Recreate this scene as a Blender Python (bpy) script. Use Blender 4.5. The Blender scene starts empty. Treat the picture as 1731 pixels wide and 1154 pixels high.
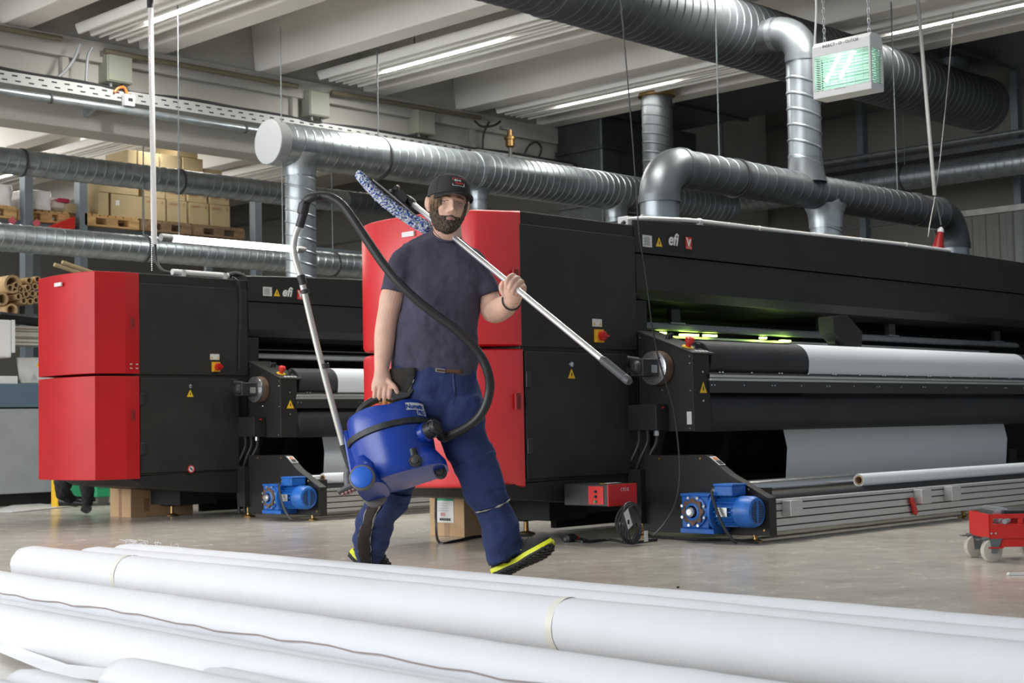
import bpy, bmesh, math, random
from mathutils import Vector, Matrix, noise
R_ = math.radians
PI = math.pi
random.seed(7)
scene = bpy.context.scene
col = scene.collection

# ------------------------------------------------------------------ camera
W, H = 1731, 1154
FPX, HC, ROLL = 2550.0, 0.67, (770 - 672) / (-1640 - 3355.0)
vp1 = Vector((3355 - 865.5, 672 - 577.0, FPX))
_x2 = (vp1.x * 865.5 - vp1.y * (95 - ROLL * 3355) - FPX * FPX) / (vp1.x + vp1.y * ROLL)
vp2 = Vector((_x2 - 865.5, 672 + ROLL * (_x2 - 3355) - 577.0, FPX))
U = vp1.normalized(); V = vp2.normalized(); Zc = U.cross(V).normalized()
if Zc.y > 0: Zc = -Zc
CR = Vector((U.x, V.x, Zc.x))            # camera right, in world
CD = Vector((U.y, V.y, Zc.y))            # camera down
CF = Vector((U.z, V.z, Zc.z))            # camera forward
CAM = Vector((0, 0, HC))
cd = bpy.data.cameras.new('camera'); cam = bpy.data.objects.new('camera', cd); col.objects.link(cam)
cd.sensor_width = 36; cd.lens = FPX / W * 36; cd.clip_end = 200; cd.clip_start = 0.05
cd.dof.use_dof = True; cd.dof.focus_distance = 6.45; cd.dof.aperture_fstop = 7.0
m3 = Matrix((CR, -CD, -CF)).transposed()
cam.matrix_world = Matrix.Translation(CAM) @ m3.to_4x4()
scene.camera = cam

# ------------------------------------------------------------------ light
scene.view_settings.view_transform = 'Standard'
scene.view_settings.look = 'None'
scene.view_settings.exposure = 0.12
scene.view_settings.gamma = 1.0
w = bpy.data.worlds.new('world'); scene.world = w; w.use_nodes = True
w.node_tree.nodes['Background'].inputs[0].default_value = (0.80, 0.90, 1.0, 1)
w.node_tree.nodes['Background'].inputs[1].default_value = 0.32
def area(name, loc, target, sx, sy, power, colr):
    l = bpy.data.lights.new(name, 'AREA'); l.shape = 'RECTANGLE'; l.size = sx; l.size_y = sy
    l.energy = power; l.color = colr
    o = bpy.data.objects.new(name, l); col.objects.link(o); o.location = loc
    o.rotation_euler = (Vector(target) - Vector(loc)).to_track_quat('-Z', 'Y').to_euler()
    return o
area('skylight_near', (2.0, 2.5, 5.6), (2.6, 3.0, 0), 5.0, 5.0, 40, (0.93, 0.96, 1.0))
area('window_wall_left', (-4.5, 10.8, 2.6), (6, 10.6, 2.5), 17.0, 3.4, 1200, (0.95, 0.97, 1.0))
area('rear_bay_area_lamp', (8.5, 17.8, 4.3), (8.5, 15.0, 3.0), 7.0, 1.5, 90, (1.0, 0.97, 0.9))  # unseen area lamp standing free in the rear bay, not a window

# ------------------------------------------------------------------ helpers
def ray(px, py): return (CR * (px - 865.5) + CD * (py - 577.0) + CF * FPX)
def onX(px, py, x): r = ray(px, py); return CAM + r * (x / r.x)
def onY(px, py, y): r = ray(px, py); return CAM + r * (y / r.y)
def onZ(px, py, z): r = ray(px, py); return CAM + r * ((z - HC) / r.z)
def dep(px, py, d): return CAM + ray(px, py) * (d / FPX)
UP = Vector((0, 0, 1))
FH = Vector((CF.x, CF.y, 0)).normalized()       # horizontal forward
RH = Vector((CR.x, CR.y, 0)).normalized()

def tag(o, label=None, cat=None, group=None, kind=None):
    if label: o['label'] = label
    if cat: o['category'] = cat
    if group: o['group'] = group
    if kind: o['kind'] = kind
    return o
def thing(name, loc, label, cat, group=None):
    o = bpy.data.objects.new(name, None); col.objects.link(o); o.location = Vector(loc); o.empty_display_size = .1
    return tag(o, label, cat, group)
def wloc(o):
    v = Vector((0, 0, 0))
    while o is not None: v += o.location; o = o.parent
    return v

class MB:
    def __init__(s): s.v = []; s.f = []; s.mi = []; s.m = 0
    def add(s, vs, fs):
        b = len(s.v); s.v += [Vector(v) for v in vs]
        s.f += [tuple(b + i for i in f) for f in fs]; s.mi += [s.m] * len(fs)
    def box(s, x0, x1, y0, y1, z0, z1):
        s.hexa([(x0,y0,z0),(x1,y0,z0),(x1,y1,z0),(x0,y1,z0),(x0,y0,z1),(x1,y0,z1),(x1,y1,z1),(x0,y1,z1)]); return s
    def hexa(s, v):
        s.add(v, [(0,3,2,1),(4,5,6,7),(0,1,5,4),(1,2,6,5),(2,3,7,6),(3,0,4,7)]); return s
    def obox(s, c, ax, ay, az):
        c, ax, ay, az = map(Vector, (c, ax, ay, az))
        s.hexa([c-ax-ay-az, c+ax-ay-az, c+ax+ay-az, c-ax+ay-az, c-ax-ay+az, c+ax-ay+az, c+ax+ay+az, c-ax+ay+az]); return s
    def prism(s, poly, ext):
        ext = Vector(ext); p = [Vector(q) for q in poly]; n = len(p)
        s.add(p + [q + ext for q in p], [tuple(range(n))[::-1], tuple(range(n, 2*n))] + [(i, (i+1) % n, n+(i+1) % n, n+i) for i in range(n)]); return s
    def rings(s, rs, caps=True, closed=True):
        n = len(rs[0]); vs = [p for r in rs for p in r]; fs = []
        for k in range(len(rs)-1):
            for i in range(n if closed else n-1):
                j = (i+1) % n; fs.append((k*n+i, k*n+j, (k+1)*n+j, (k+1)*n+i))
        if caps: fs += [tuple(range(n))[::-1], tuple(range((len(rs)-1)*n, len(rs)*n))]
        s.add(vs, fs); return s
    def cyl(s, p0, p1, r0, r1=None, n=24, caps=True):
        p0, p1 = Vector(p0), Vector(p1); r1 = r0 if r1 is None else r1
        t = (p1-p0).normalized(); a = t.orthogonal().normalized(); b = t.cross(a)
        s.rings([[p + (a*math.cos(2*PI*i/n) + b*math.sin(2*PI*i/n))*r for i in range(n)] for p, r in ((p0, r0), (p1, r1))], caps); return s
    def lathe(s, c, axis, prof, n=32, caps=True):
        c = Vector(c); t = Vector(axis).normalized(); a = t.orthogonal().normalized(); b = t.cross(a)
        s.rings([[c + t*z + (a*math.cos(2*PI*i/n) + b*math.sin(2*PI*i/n))*max(r, 1e-4) for i in range(n)] for r, z in prof], caps); return s
    def tube(s, pts, r, n=10, caps=True):
        pts = [Vector(p) for p in pts]; N = len(pts)
        rr = r if hasattr(r, '__len__') else [r]*N
        t0 = (pts[1]-pts[0]).normalized(); a = t0.orthogonal().normalized(); rs = []
        for k in range(N):
            t = (pts[min(k+1, N-1)] - pts[max(k-1, 0)]).normalized()
            a = (a - t*a.dot(t)).normalized(); b = t.cross(a)
            rs.append([pts[k] + (a*math.cos(2*PI*i/n) + b*math.sin(2*PI*i/n))*rr[k] for i in range(n)])
        s.rings(rs, caps); return s
    def ball(s, c, rx, ry=None, rz=None, n=16, ax=None):
        ry = ry or rx; rz = rz or rx; c = Vector(c); ax = ax or (Vector((1,0,0)), Vector((0,1,0)), Vector((0,0,1)))
        rs = []
        for k in range(n//2+1):
            f = -PI/2 + PI*k/(n//2); cr = max(math.cos(f), 1e-3)
            rs.append([c + ax[0]*rx*cr*math.cos(2*PI*i/n) + ax[1]*ry*cr*math.sin(2*PI*i/n) + ax[2]*rz*math.sin(f) for i in range(n)])
        s.rings(rs); return s
    def link(s, name, mats, parent=None, smooth=30, bevel=0, seg=2, kind=None):
        pl = wloc(parent) if parent else None
        if pl is None:
            xs = [v.x for v in s.v]; ys = [v.y for v in s.v]; zs = [v.z for v in s.v]
            pl = Vector(((min(xs)+max(xs))/2, (min(ys)+max(ys))/2, min(zs)))
        me = bpy.data.meshes.new(name); me.from_pydata([v - pl for v in s.v], [], s.f)
        mats = mats if isinstance(mats, (list, tuple)) else [mats]
        for m in mats: me.materials.append(m)
        me.polygons.foreach_set('material_index', s.mi)
        bm = bmesh.new(); bm.from_mesh(me); bmesh.ops.recalc_face_normals(bm, faces=bm.faces); bm.to_mesh(me); bm.free()
        if smooth:
            me.polygons.foreach_set('use_smooth', [True]*len(me.polygons)); me.set_sharp_from_angle(angle=R_(smooth))
        me.update()
        o = bpy.data.objects.new(name, me); col.objects.link(o)
        if parent: o.parent = parent
        else: o.location = pl
        if bevel:
            b = o.modifiers.new('bevel', 'BEVEL'); b.width = bevel; b.segments = seg; b.limit_method = 'ANGLE'; b.angle_limit = R_(40)
        if kind: o['kind'] = kind
        return o

def catmull(pts, k=8):
    P = [Vector(p) for p in pts]; P = [P[0]*2-P[1]] + P + [P[-1]*2-P[-2]]; out = []
    for i in range(1, len(P)-2):
        for j in range(k):
            t = j/k; a, b, c, d = P[i-1], P[i], P[i+1], P[i+2]
            out.append(0.5*((2*b) + (c-a)*t + (2*a-5*b+4*c-d)*t*t + (3*b-a-3*c+d)*t**3))
    out.append(P[-2]); return out
def resample(pts, step):
    out = [pts[0].copy()]; acc = 0
    for a, b in zip(pts, pts[1:]):
        L = (b-a).length; t = step-acc
        while t <= L: out.append(a.lerp(b, t/L)); t += step
        acc = (acc + L) % step
    return out

# ------------------------------------------------------------------ materials
MATS = {}
def mat(name, c, rough=.6, metal=0., var=0., vscale=6., bump=0., bscale=60., emit=None, estr=1., c2=None, stretch=None, spec=.5, detail=4, sub=0, ramp=(.35,.65), trans=0., alpha=1.):
    if name in MATS: return MATS[name]
    m = bpy.data.materials.new(name); m.use_nodes = True; nt = m.node_tree; N = nt.nodes; L = nt.links
    b = N['Principled BSDF']; b.inputs['Base Color'].default_value = (*c, 1); b.inputs['Roughness'].default_value = rough
    b.inputs['Metallic'].default_value = metal; b.inputs['Specular IOR Level'].default_value = spec
    if sub: b.inputs['Subsurface Weight'].default_value = sub; b.inputs['Subsurface Radius'].default_value = (.02, .008, .004)
    if trans: b.inputs['Transmission Weight'].default_value = trans
    if alpha < 1: b.inputs['Alpha'].default_value = alpha
    if emit: b.inputs['Emission Color'].default_value = (*emit, 1); b.inputs['Emission Strength'].default_value = estr
    tc = N.new('ShaderNodeTexCoord'); mp = N.new('ShaderNodeMapping'); L.new(tc.outputs['Object'], mp.inputs[0])
    if stretch: mp.inputs['Scale'].default_value = stretch
    if var or c2:
        n = N.new('ShaderNodeTexNoise'); n.inputs['Scale'].default_value = vscale; n.inputs['Detail'].default_value = detail
        L.new(mp.outputs[0], n.inputs['Vector'])
        r = N.new('ShaderNodeValToRGB'); L.new(n.outputs['Fac'], r.inputs[0])
        r.color_ramp.elements[0].position = ramp[0]; r.color_ramp.elements[1].position = ramp[1]
        if c2: ca, cb = c, c2
        else: ca = tuple(x*(1-var) for x in c); cb = tuple(min(1, x*(1+var)) for x in c)
        r.color_ramp.elements[0].color = (*ca, 1); r.color_ramp.elements[1].color = (*cb, 1)
        L.new(r.outputs[0], b.inputs['Base Color'])
    if bump:
        n2 = N.new('ShaderNodeTexNoise'); n2.inputs['Scale'].default_value = bscale; n2.inputs['Detail'].default_value = 5
        L.new(mp.outputs[0], n2.inputs['Vector'])
        bp = N.new('ShaderNodeBump'); bp.inputs['Strength'].default_value = bump; bp.inputs['Distance'].default_value = .01
        L.new(n2.outputs['Fac'], bp.inputs['Height']); L.new(bp.outputs[0], b.inputs['Normal'])
    MATS[name] = m; return m

M_wall = mat('painted_concrete', (.43, .42, .38), .85, var=.06, vscale=1.5, bump=.15, bscale=8)
M_ceil = mat('painted_ceiling', (.72, .70, .65), .85, var=.05, vscale=1.2, bump=.12, bscale=10)
M_panelw = mat('radiant_panel_white', (.78, .77, .73), .5)
M_farwall = mat('far_wall_panels', (.19, .185, .165), .85, var=.05, vscale=.8)  # dimness of the unlit right side put into a darker base colour
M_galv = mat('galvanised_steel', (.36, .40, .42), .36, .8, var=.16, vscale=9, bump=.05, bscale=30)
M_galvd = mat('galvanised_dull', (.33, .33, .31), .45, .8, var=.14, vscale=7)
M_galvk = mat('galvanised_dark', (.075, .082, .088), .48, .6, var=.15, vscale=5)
M_clamp = mat('clamp_rubber', (.05, .05, .055), .6)
M_rod = mat('zinc_rod', (.16, .18, .185), .5, .5)
M_dark = mat('machine_charcoal', (.0215, .0215, .0205), .5, spec=.3, var=.10, vscale=4, bump=.05, bscale=500)
M_dark2 = mat('machine_charcoal_door', (.026, .0262, .025), .52, spec=.3, var=.14, vscale=5, bump=.05, bscale=500)
M_black = mat('black_interior', (.008, .008, .009), .7)
M_rubber = mat('black_rubber_roller', (.018, .020, .024), .62, var=.2, vscale=3)
M_red = mat('red_cover', (.62, .008, .014), .36, var=.07, vscale=3, spec=1.0)
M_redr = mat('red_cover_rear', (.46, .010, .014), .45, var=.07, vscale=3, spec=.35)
M_red2 = mat('red_plastic', (.60, .02, .015), .4)
M_alu = mat('brushed_aluminium', (.58, .59, .58), .38, .7, var=.05, vscale=12, stretch=(1, 12, 12))
M_alud = mat('anodised_rail', (.20, .215, .225), .45, .6)
M_steel = mat('polished_steel', (.62, .63, .64), .25, .9)
M_white = mat('white_plastic', (.68, .68, .67), .5)
M_tex = mat('white_textile', (.73, .74, .77), .75, bump=.22, bscale=3.5, stretch=(1, 3, 1), var=.012, vscale=2)
M_texp = mat('white_print_media', (.72, .76, .80), .6)
M_yel = mat('sign_yellow', (.85, .52, .02), .5)
M_blk = mat('black_plastic', (.022, .022, .024), .45)
M_blkm = mat('black_matt', (.012, .012, .013), .75)
M_blue = mat('motor_blue', (.015, .13, .48), .38, var=.18, vscale=12, bump=.1, bscale=40)
M_rust = mat('rusty_flange', (.16, .10, .065), .6, .3, var=.3, vscale=30)
M_card = mat('cardboard', (.50, .33, .18), .85, var=.06, vscale=4)
M_cardd = mat('cardboard_far', (.43, .34, .19), .85, var=.08, vscale=3)
M_tape = mat('parcel_tape', (.33, .19, .10), .4)
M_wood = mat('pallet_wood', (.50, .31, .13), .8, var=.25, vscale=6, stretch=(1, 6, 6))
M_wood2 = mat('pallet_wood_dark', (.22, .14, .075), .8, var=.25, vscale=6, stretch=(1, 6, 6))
M_rack = mat('rack_steel', (.22, .26, .29), .5, .4, var=.08, vscale=5)
M_tubelight = mat('tube_glow', (1, 1, 1), .5, emit=(1, .95, .86), estr=9)
M_ceillight = mat('ceiling_tube_glow', (1, 1, 1), .5, emit=(1, .98, .93), estr=7)
M_grey = mat('machine_light_grey', (.30, .32, .33), .5, var=.05)
M_bgrey = mat('machine_blue_grey', (.085, .14, .19), .5)
M_beige = mat('beige_profile', (.55, .52, .46), .5)
M_print = mat('black_print', (.02, .02, .02), .6)
M_text = mat('white_print', (.8, .8, .78), .6)
M_green = mat('crate_green', (.02, .30, .12), .5)

# floor: polished sealed concrete with scratches and stains
def floor_mat():
    m = bpy.data.materials.new('polished_concrete_floor'); m.use_nodes = True; nt = m.node_tree; N = nt.nodes; L = nt.links
    b = N['Principled BSDF']; tc = N.new('ShaderNodeTexCoord')
    n1 = N.new('ShaderNodeTexNoise'); n1.inputs['Scale'].default_value = .7; n1.inputs['Detail'].default_value = 8
    n2 = N.new('ShaderNodeTexNoise'); n2.inputs['Scale'].default_value = 5; n2.inputs['Detail'].default_value = 10; n2.inputs['Roughness'].default_value = .75
    for n in (n1, n2): L.new(tc.outputs['Object'], n.inputs['Vector'])
    mx = N.new('ShaderNodeMix'); mx.data_type = 'FLOAT'; mx.inputs[0].default_value = .5
    L.new(n1.outputs['Fac'], mx.inputs[2]); L.new(n2.outputs['Fac'], mx.inputs[3])
    r = N.new('ShaderNodeValToRGB'); L.new(mx.outputs[0], r.inputs[0])
    r.color_ramp.elements[0].position = .36; r.color_ramp.elements[0].color = (.46, .43, .37, 1)
    r.color_ramp.elements[1].position = .64; r.color_ramp.elements[1].color = (.66, .62, .54, 1)
    # fine scratches
    mp = N.new('ShaderNodeMapping'); mp.inputs['Rotation'].default_value = (0, 0, R_(-38)); mp.inputs['Scale'].default_value = (3, 34, 1)
    L.new(tc.outputs['Object'], mp.inputs[0])
    n3 = N.new('ShaderNodeTexNoise'); n3.inputs['Scale'].default_value = 2.2; n3.inputs['Detail'].default_value = 9; n3.inputs['Roughness'].default_value = .8
    L.new(mp.outputs[0], n3.inputs['Vector'])
    r3 = N.new('ShaderNodeValToRGB'); L.new(n3.outputs['Fac'], r3.inputs[0]); r3.color_ramp.elements[0].position = .60; r3.color_ramp.elements[1].position = .72
    mc = N.new('ShaderNodeMix'); mc.data_type = 'RGBA'; L.new(r3.outputs[0], mc.inputs[0]); L.new(r.outputs[0], mc.inputs[6]); mc.inputs[7].default_value = (.85, .80, .70, 1)
    L.new(mc.outputs[2], b.inputs['Base Color'])
    rr = N.new('ShaderNodeMapRange'); L.new(n2.outputs['Fac'], rr.inputs[0]); rr.inputs[3].default_value = .10; rr.inputs[4].default_value = .38
    L.new(rr.outputs[0], b.inputs['Roughness']); b.inputs['Specular IOR Level'].default_value = .55
    bp = N.new('ShaderNodeBump'); bp.inputs['Strength'].default_value = .05; bp.inputs['Distance'].default_value = .01
    L.new(n2.outputs['Fac'], bp.inputs['Height']); L.new(bp.outputs[0], b.inputs['Normal'])
    return m
M_floor = floor_mat()

def text_mesh(name, s, size, m, parent, origin, ex, ey, thick=.0008, shear=0., fn=None, offx=0., align='LEFT', bold=0.):
    """flat lettering turned into a thin mesh lying in the plane (ex, ey) at origin"""
    cu = bpy.data.curves.new(name, 'FONT'); cu.body = s; cu.size = size; cu.shear = shear; cu.align_x = align; cu.offset = bold; cu.resolution_u = 3
    o = bpy.data.objects.new(name, cu); col.objects.link(o)
    me0 = bpy.data.meshes.new_from_object(o); bpy.data.objects.remove(o)
    origin = Vector(origin); ex = Vector(ex).normalized(); ey = Vector(ey).normalized(); ez = ex.cross(ey)
    mb = MB()
    if fn: vs = [fn(v.co.x + offx, v.co.y) for v in me0.vertices]
    else: vs = [origin + ex*(v.co.x+offx) + ey*v.co.y + ez*thick for v in me0.vertices]
    mb.add(vs, [tuple(p.vertices) for p in me0.polygons])
    return mb.link(name, m, parent, smooth=0)

XA, YA, ZA = Vector((1,0,0)), Vector((0,1,0)), Vector((0,0,1))
def hazard(name, c, ex, ey, nrm, s, parent):
    """yellow warning triangle with a dark mark"""
    c, ex, ey, nrm = Vector(c), Vector(ex), Vector(ey), Vector(nrm)
    mb = MB(); mb.prism([c - ex*s*.5 - ey*s*.42, c + ex*s*.5 - ey*s*.42, c + ey*s*.5], nrm*.0015)
    mb.m = 1; mb.prism([c - ex*s*.07 - ey*s*.2 + nrm*.0015, c + ex*s*.09 - ey*s*.2 + nrm*.0015, c + ex*s*.05 + ey*s*.15 + nrm*.0015, c - ex*s*.05 + ey*s*.15 + nrm*.0015], nrm*.0006)
    return mb.link(name, [M_yel, M_print], parent, smooth=0)
def plate(name, c, ex, ey, nrm, w, h, m, parent, th=.002, lines=0, bev=0):
    c, ex, ey, nrm = Vector(c), Vector(ex), Vector(ey), Vector(nrm)
    mb = MB(); mb.obox(c + nrm*th/2, ex*w/2, ey*h/2, nrm*th/2)
    if lines:
        mb.m = 1
        for i in range(lines):
            y = (.32 - .64*i/max(1, lines-1)) * h; ww = w*(.36 if i % 2 else .28)
            mb.obox(c + nrm*(th+.0003) + ey*y - ex*w*.06, ex*ww, ey*h*.028, nrm*.0003)
    return mb.link(name, [m, M_alud], parent, smooth=0, bevel=bev)
# ------------------------------------------------------------------ the setting
def struct(name, mb, m, **k): return mb.link(name, m, None, kind='structure', **k)
struct('floor', MB().box(-6, 20, -3, 26, -.1, 0), M_floor, smooth=0)
struct('ceiling', MB().box(-2, 20, 2.4, 26, 5.15, 5.3), M_ceil, smooth=0)
# ribs of the double-T slabs, running away from the camera
ribs = [(0.87,), (2.24,), (3.56,), (4.93,), (6.23,), (7.60,), (8.90,), (10.29,), (11.62,), (12.93,)]
k = 0
for (x,) in ribs:
    for (y0, y1) in ((3.0, 12.0), (12.35, 25.0)):
        k += 1
        mb = MB(); w0, w1 = .13, .22
        mb.hexa([(x-w0,y0,4.19),(x+w0,y0,4.19),(x+w0,y1,4.19),(x-w0,y1,4.19),(x-w1,y0,5.15),(x+w1,y0,5.15),(x+w1,y1,5.15),(x-w1,y1,5.15)])
        struct('trim_%d' % k, mb, M_ceil, smooth=0, bevel=.015)
# big concrete beam between the two bays
mb = MB(); mb.box(-2, 17.5, 12.0, 12.35, 3.385, 5.15); struct('wall_beam', mb, M_wall, smooth=0, bevel=.01)
# ledge the ribs bear on
mb = MB(); mb.box(-2, 13.2, 11.93, 12.0, 4.0, 4.19); struct('trim_40', mb, M_wall, smooth=0, bevel=.008)
# far side wall (right) with cladding joints and posts
struct('wall_right', MB().box(17.5, 17.7, 0.5, 26, 0, 5.15), M_farwall, smooth=0)
struct('wall_back', MB().box(-2, 17.5, 25, 25.2, 0, 5.15), M_farwall, smooth=0)
k = 50
for z in (4.72, 4.05, 3.2, 1.9):
    k += 1; struct('trim_%d' % k, MB().box(17.47, 17.5, .5, 25, z, z+.03), M_alud, smooth=0)
for y in (4.2, 6.2, 8.25, 10.4, 12.6, 15):
    k += 1; struct('trim_%d' % k, MB().box(17.38, 17.5, y, y+.09, 0, 5.1), M_rack, smooth=0)
k += 1; struct('trim_%d' % k, MB().box(15.9, 16.25, 3, 12, 4.72, 4.95), M_wall, smooth=0)

# ------------------------------------------------------------------ ceiling panels with lights
def panel(x, y0, y1, lights, label, first=False):
    t = thing('radiant_ceiling_panel', (x, y0, 4.22), label, 'ceiling panel', 'long ribbed radiant panels between the ceiling ribs')
    mb = MB(); mb.box(x-.29, x+.29, y0, y1, 4.235, 4.25)
    for i in range(5):
        c = x - .25 + i*.125
        if i == 2: mb.box(c-.055, c-.04, y0+.05, y1, 4.17, 4.235); mb.box(c+.04, c+.055, y0+.05, y1, 4.17, 4.235)
        else: mb.hexa([(c-.012,y0,4.17),(c+.012,y0,4.17),(c+.012,y1,4.17),(c-.012,y1,4.17),(c-.04,y0,4.236),(c+.04,y0,4.236),(c+.04,y1,4.236),(c-.04,y1,4.236)])
    mb.link('ribbed_sheet', M_panelw, t, smooth=0)
    for (a, b) in lights:
        MB().box(x-.04, x+.04, a, b, 4.185, 4.2).link('fluorescent_tube', M_ceillight, t, smooth=0)
        l = bpy.data.lights.new('tube_light', 'AREA'); l.shape = 'RECTANGLE'; l.size = .08; l.size_y = b-a; l.energy = (5 if x < 5 else 84 if x < 11 else 14) if y0 < 12 else 18; l.color = (1, .98, .93)
        lo_ = bpy.data.objects.new('tube_light', l); col.objects.link(lo_); lo_.location = (x, (a+b)/2, 4.18)
    for yy in ((y0*.85+y1*.15), (y0+y1)/2, y0*.15+y1*.85):
        MB().cyl((x-.15, yy, 4.24), (x-.15, yy, 5.15), .006, n=6).link('hanger_rod', M_rod, t)
    return t
for x, lab in ((1.6, 'white ribbed ceiling panel just above the foreground rolls'), (4.25, 'white ribbed ceiling panel over the walkway in front of the machines'),
               (6.97, 'white ribbed ceiling panel with a lit tube at the top left corner'),
               (9.64, 'white ribbed ceiling panel with a lit tube above the man'),
               (12.16, 'white ribbed ceiling panel whose two tubes sit beside and behind the large duct')):
    panel(x, 3.1, 11.75, [(9.45, 11.1), (5.3, 6.95)], lab)
for x, lab in ((7.0, 'dim ribbed ceiling panel in the rear bay above the pallets'), (9.7, 'dim ribbed ceiling panel in the rear bay over the cartons'),
               (12.3, 'dim ribbed ceiling panel in the rear bay behind the round duct end')):
    panel(x, 12.7, 24.2, [(14.0, 15.6), (18.2, 19.8)], lab)

# pipe along the top of the beam
tag(MB().tube([onY(-20, 44, 11.85), onY(104, 66, 11.85)], .026).link('steel_pipe', mat('aged_pipe', (.20, .18, .12), .5, .4)), 'thin steel pipe along the top of the beam, left stretch', 'pipe', 'pipe runs on the beam')
tag(MB().tube([onY(176, 86, 11.85), onY(503, 146, 11.85)], .026).link('steel_pipe', mat('aged_pipe', (.20, .18, .12), .5, .4)), 'thin steel pipe along the beam top between the first two ceiling panels', 'pipe', 'pipe runs on the beam')
tag(MB().tube([onY(560, 156, 11.85), onY(812, 199, 11.85)], .026).link('steel_pipe', mat('aged_pipe', (.20, .18, .12), .5, .4)), 'thin steel pipe along the beam top right of the second ceiling panel', 'pipe', 'pipe runs on the beam')
# perforated cable tray and the conduit under it
P0, P1 = onY(-30, 130, 11.8), onY(980, 285, 11.8)
zt = 3.70
t = thing('cable_tray', (8, 11.8, 3.6), 'perforated galvanised cable tray running along the concrete beam', 'cable tray')
mb = MB(); mb.box(4.0, 13.0, 11.62, 11.95, zt-.10, zt-.095); mb.box(4.0, 13.0, 11.615, 11.62, zt-.10, zt); mb.box(4.0, 13.0, 11.95, 11.955, zt-.10, zt)
mb.m = 1
for i in range(75):
    x = 4.1 + i*.12
    mb.box(x, x+.05, 11.6135, 11.6145, zt-.035, zt-.022); mb.box(x+.03, x+.08, 11.6135, 11.6145, zt-.078, zt-.066)
mb.link('tray', [mat('tray_zinc', (.34, .35, .34), .6, .3), M_blkm], t, smooth=0)
for x in (5.0, 6.9, 8.8, 10.7, 12.4):
    MB().prism([(x, 11.62, zt-.1), (x, 12.0, zt-.1), (x, 12.0, zt-.2)], (.04, 0, 0)).link('bracket', M_galv, t, smooth=0)
cab = []
for i in range(60):
    x = 4.0 + i*.155; cab.append(Vector((x, 11.64 + .02*math.sin(i*.9), zt + .015 + .018*math.sin(i*.7)*math.sin(i*.23))))
tag(MB().tube(catmull(cab, 3), .014, 6).link('cable', M_blk), 'black cable lying on the edge of the cable tray', 'cable')
t = thing('conduit_pipe', (8, 11.55, 3.5), 'galvanised conduit pipe with clips below the cable tray', 'pipe')
MB().cyl((4.0, 11.6, 3.52), (13, 11.6, 3.52), .034).link('pipe', M_galv, t)
for x in (6.35, 8.35, 10.4): MB().cyl((x, 11.6, 3.52), (x+.02, 11.6, 3.52), .042).link('clip', M_clamp, t)
# junction boxes on the beam
for (px, py, lab) in ((193, 119, 'grey junction box on the beam above the white socket'), (530, 178, 'grey junction box on the beam above the end of the round duct'), (710, 209, 'grey junction box on the beam above the middle duct')):
    p = onY(px, py, 11.95); t = thing('junction_box', p, lab, 'junction box', 'grey junction boxes on the beam')
    MB().box(p.x-.13, p.x+.13, 11.85, 12.0, p.z-.13, p.z+.13).link('enclosure', mat('junction_grey', (.30, .31, .25), .6), t, smooth=0, bevel=.008)
    MB().box(p.x-.12, p.x+.12, 11.84, 11.85, p.z-.12, p.z+.12).link('lid', mat('junction_grey', ()), t, smooth=0, bevel=.004)
    for dx in (-.07, .05):
        MB().tube(catmull([(p.x+dx, 11.9, p.z-.13), (p.x+dx+.01, 11.88, p.z-.22), (p.x+dx+.05, 11.8, p.z-.33)], 5), .012, 6).link('cable', M_blk if dx > 0 else M_grey, t)
p = onY(217, 170, 11.58); t = thing('socket_box', p, 'small off-white socket box with an orange cable hung on the tray', 'socket')
MB().box(p.x-.05, p.x+.05, 11.55, 11.61, p.z-.05, p.z+.05).link('housing', M_white, t, smooth=0, bevel=.006)
MB().box(p.x-.02, p.x+.025, 11.545, 11.55, p.z-.012, p.z+.018).link('socket', M_blkm, t, smooth=0)
MB().tube(catmull([onY(193, 156, 11.6), onY(200, 149, 11.6), onY(210, 148, 11.6), onY(216, 161, 11.58)], 6), .012, 6).link('orange_cable', mat('orange_plastic', (.75, .16, .02), .5), t)
for pts, lab in (([(135, 75), (125, 100), (108, 122), (88, 138)], 'grey cable drooping from the first ceiling panel to the tray'),
                 ([(156, 80), (149, 95), (146, 125), (146, 150)], 'grey cable hanging straight down right of the drooping one'),
                 ([(802, 204), (815, 214), (835, 212), (846, 205)], 'thin cable loop below the third ceiling panel'),
                 ([(827, 206), (818, 226), (816, 254)], 'cable running down the beam beside the cable loop'),
                 ([(884, 268), (893, 248), (906, 240), (915, 250), (910, 266), (897, 272)], 'black cable loop standing above the round duct')):
    tag(MB().tube(catmull([onY(a, b, 11.75) for a, b in pts], 6), .013, 6).link('cable', M_grey if 'grey' in lab else M_blk), lab, 'cable')
for px, lab in ((109, 'flat grey conduit on the beam left of the first junction box'), (497, 'flat grey conduit on the beam left of the second junction box'), (799, 'flat grey conduit on the beam right of the third junction box')):
    a = onY(px, 118 if px < 200 else 184 if px < 600 else 228, 11.97)
    tag(MB().box(a.x-.03, a.x+.03, 11.95, 12.0, 3.74, 4.05).link('conduit', M_wall, smooth=0), lab, 'conduit')
# brass valve
p = onY(862, 232, 11.6); t = thing('valve', p, 'brass valve with a pipe stub dropping from the third ceiling panel', 'valve')
M_brass = mat('brass', (.42, .26, .10), .35, .9)
MB().tube([onY(846, 216, 11.6), onY(860, 218, 11.6), onY(862, 226, 11.6), onY(863, 268, 11.6)], .022, 8).link('pipe', M_galvd, t)
MB().lathe(p + Vector((0, 0, -.12)), ZA, [(.03, 0), (.05, .02), (.05, .09), (.065, .095), (.065, .12), (.03, .13), (.03, .2)], 12).link('valve_body', M_brass, t)

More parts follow.
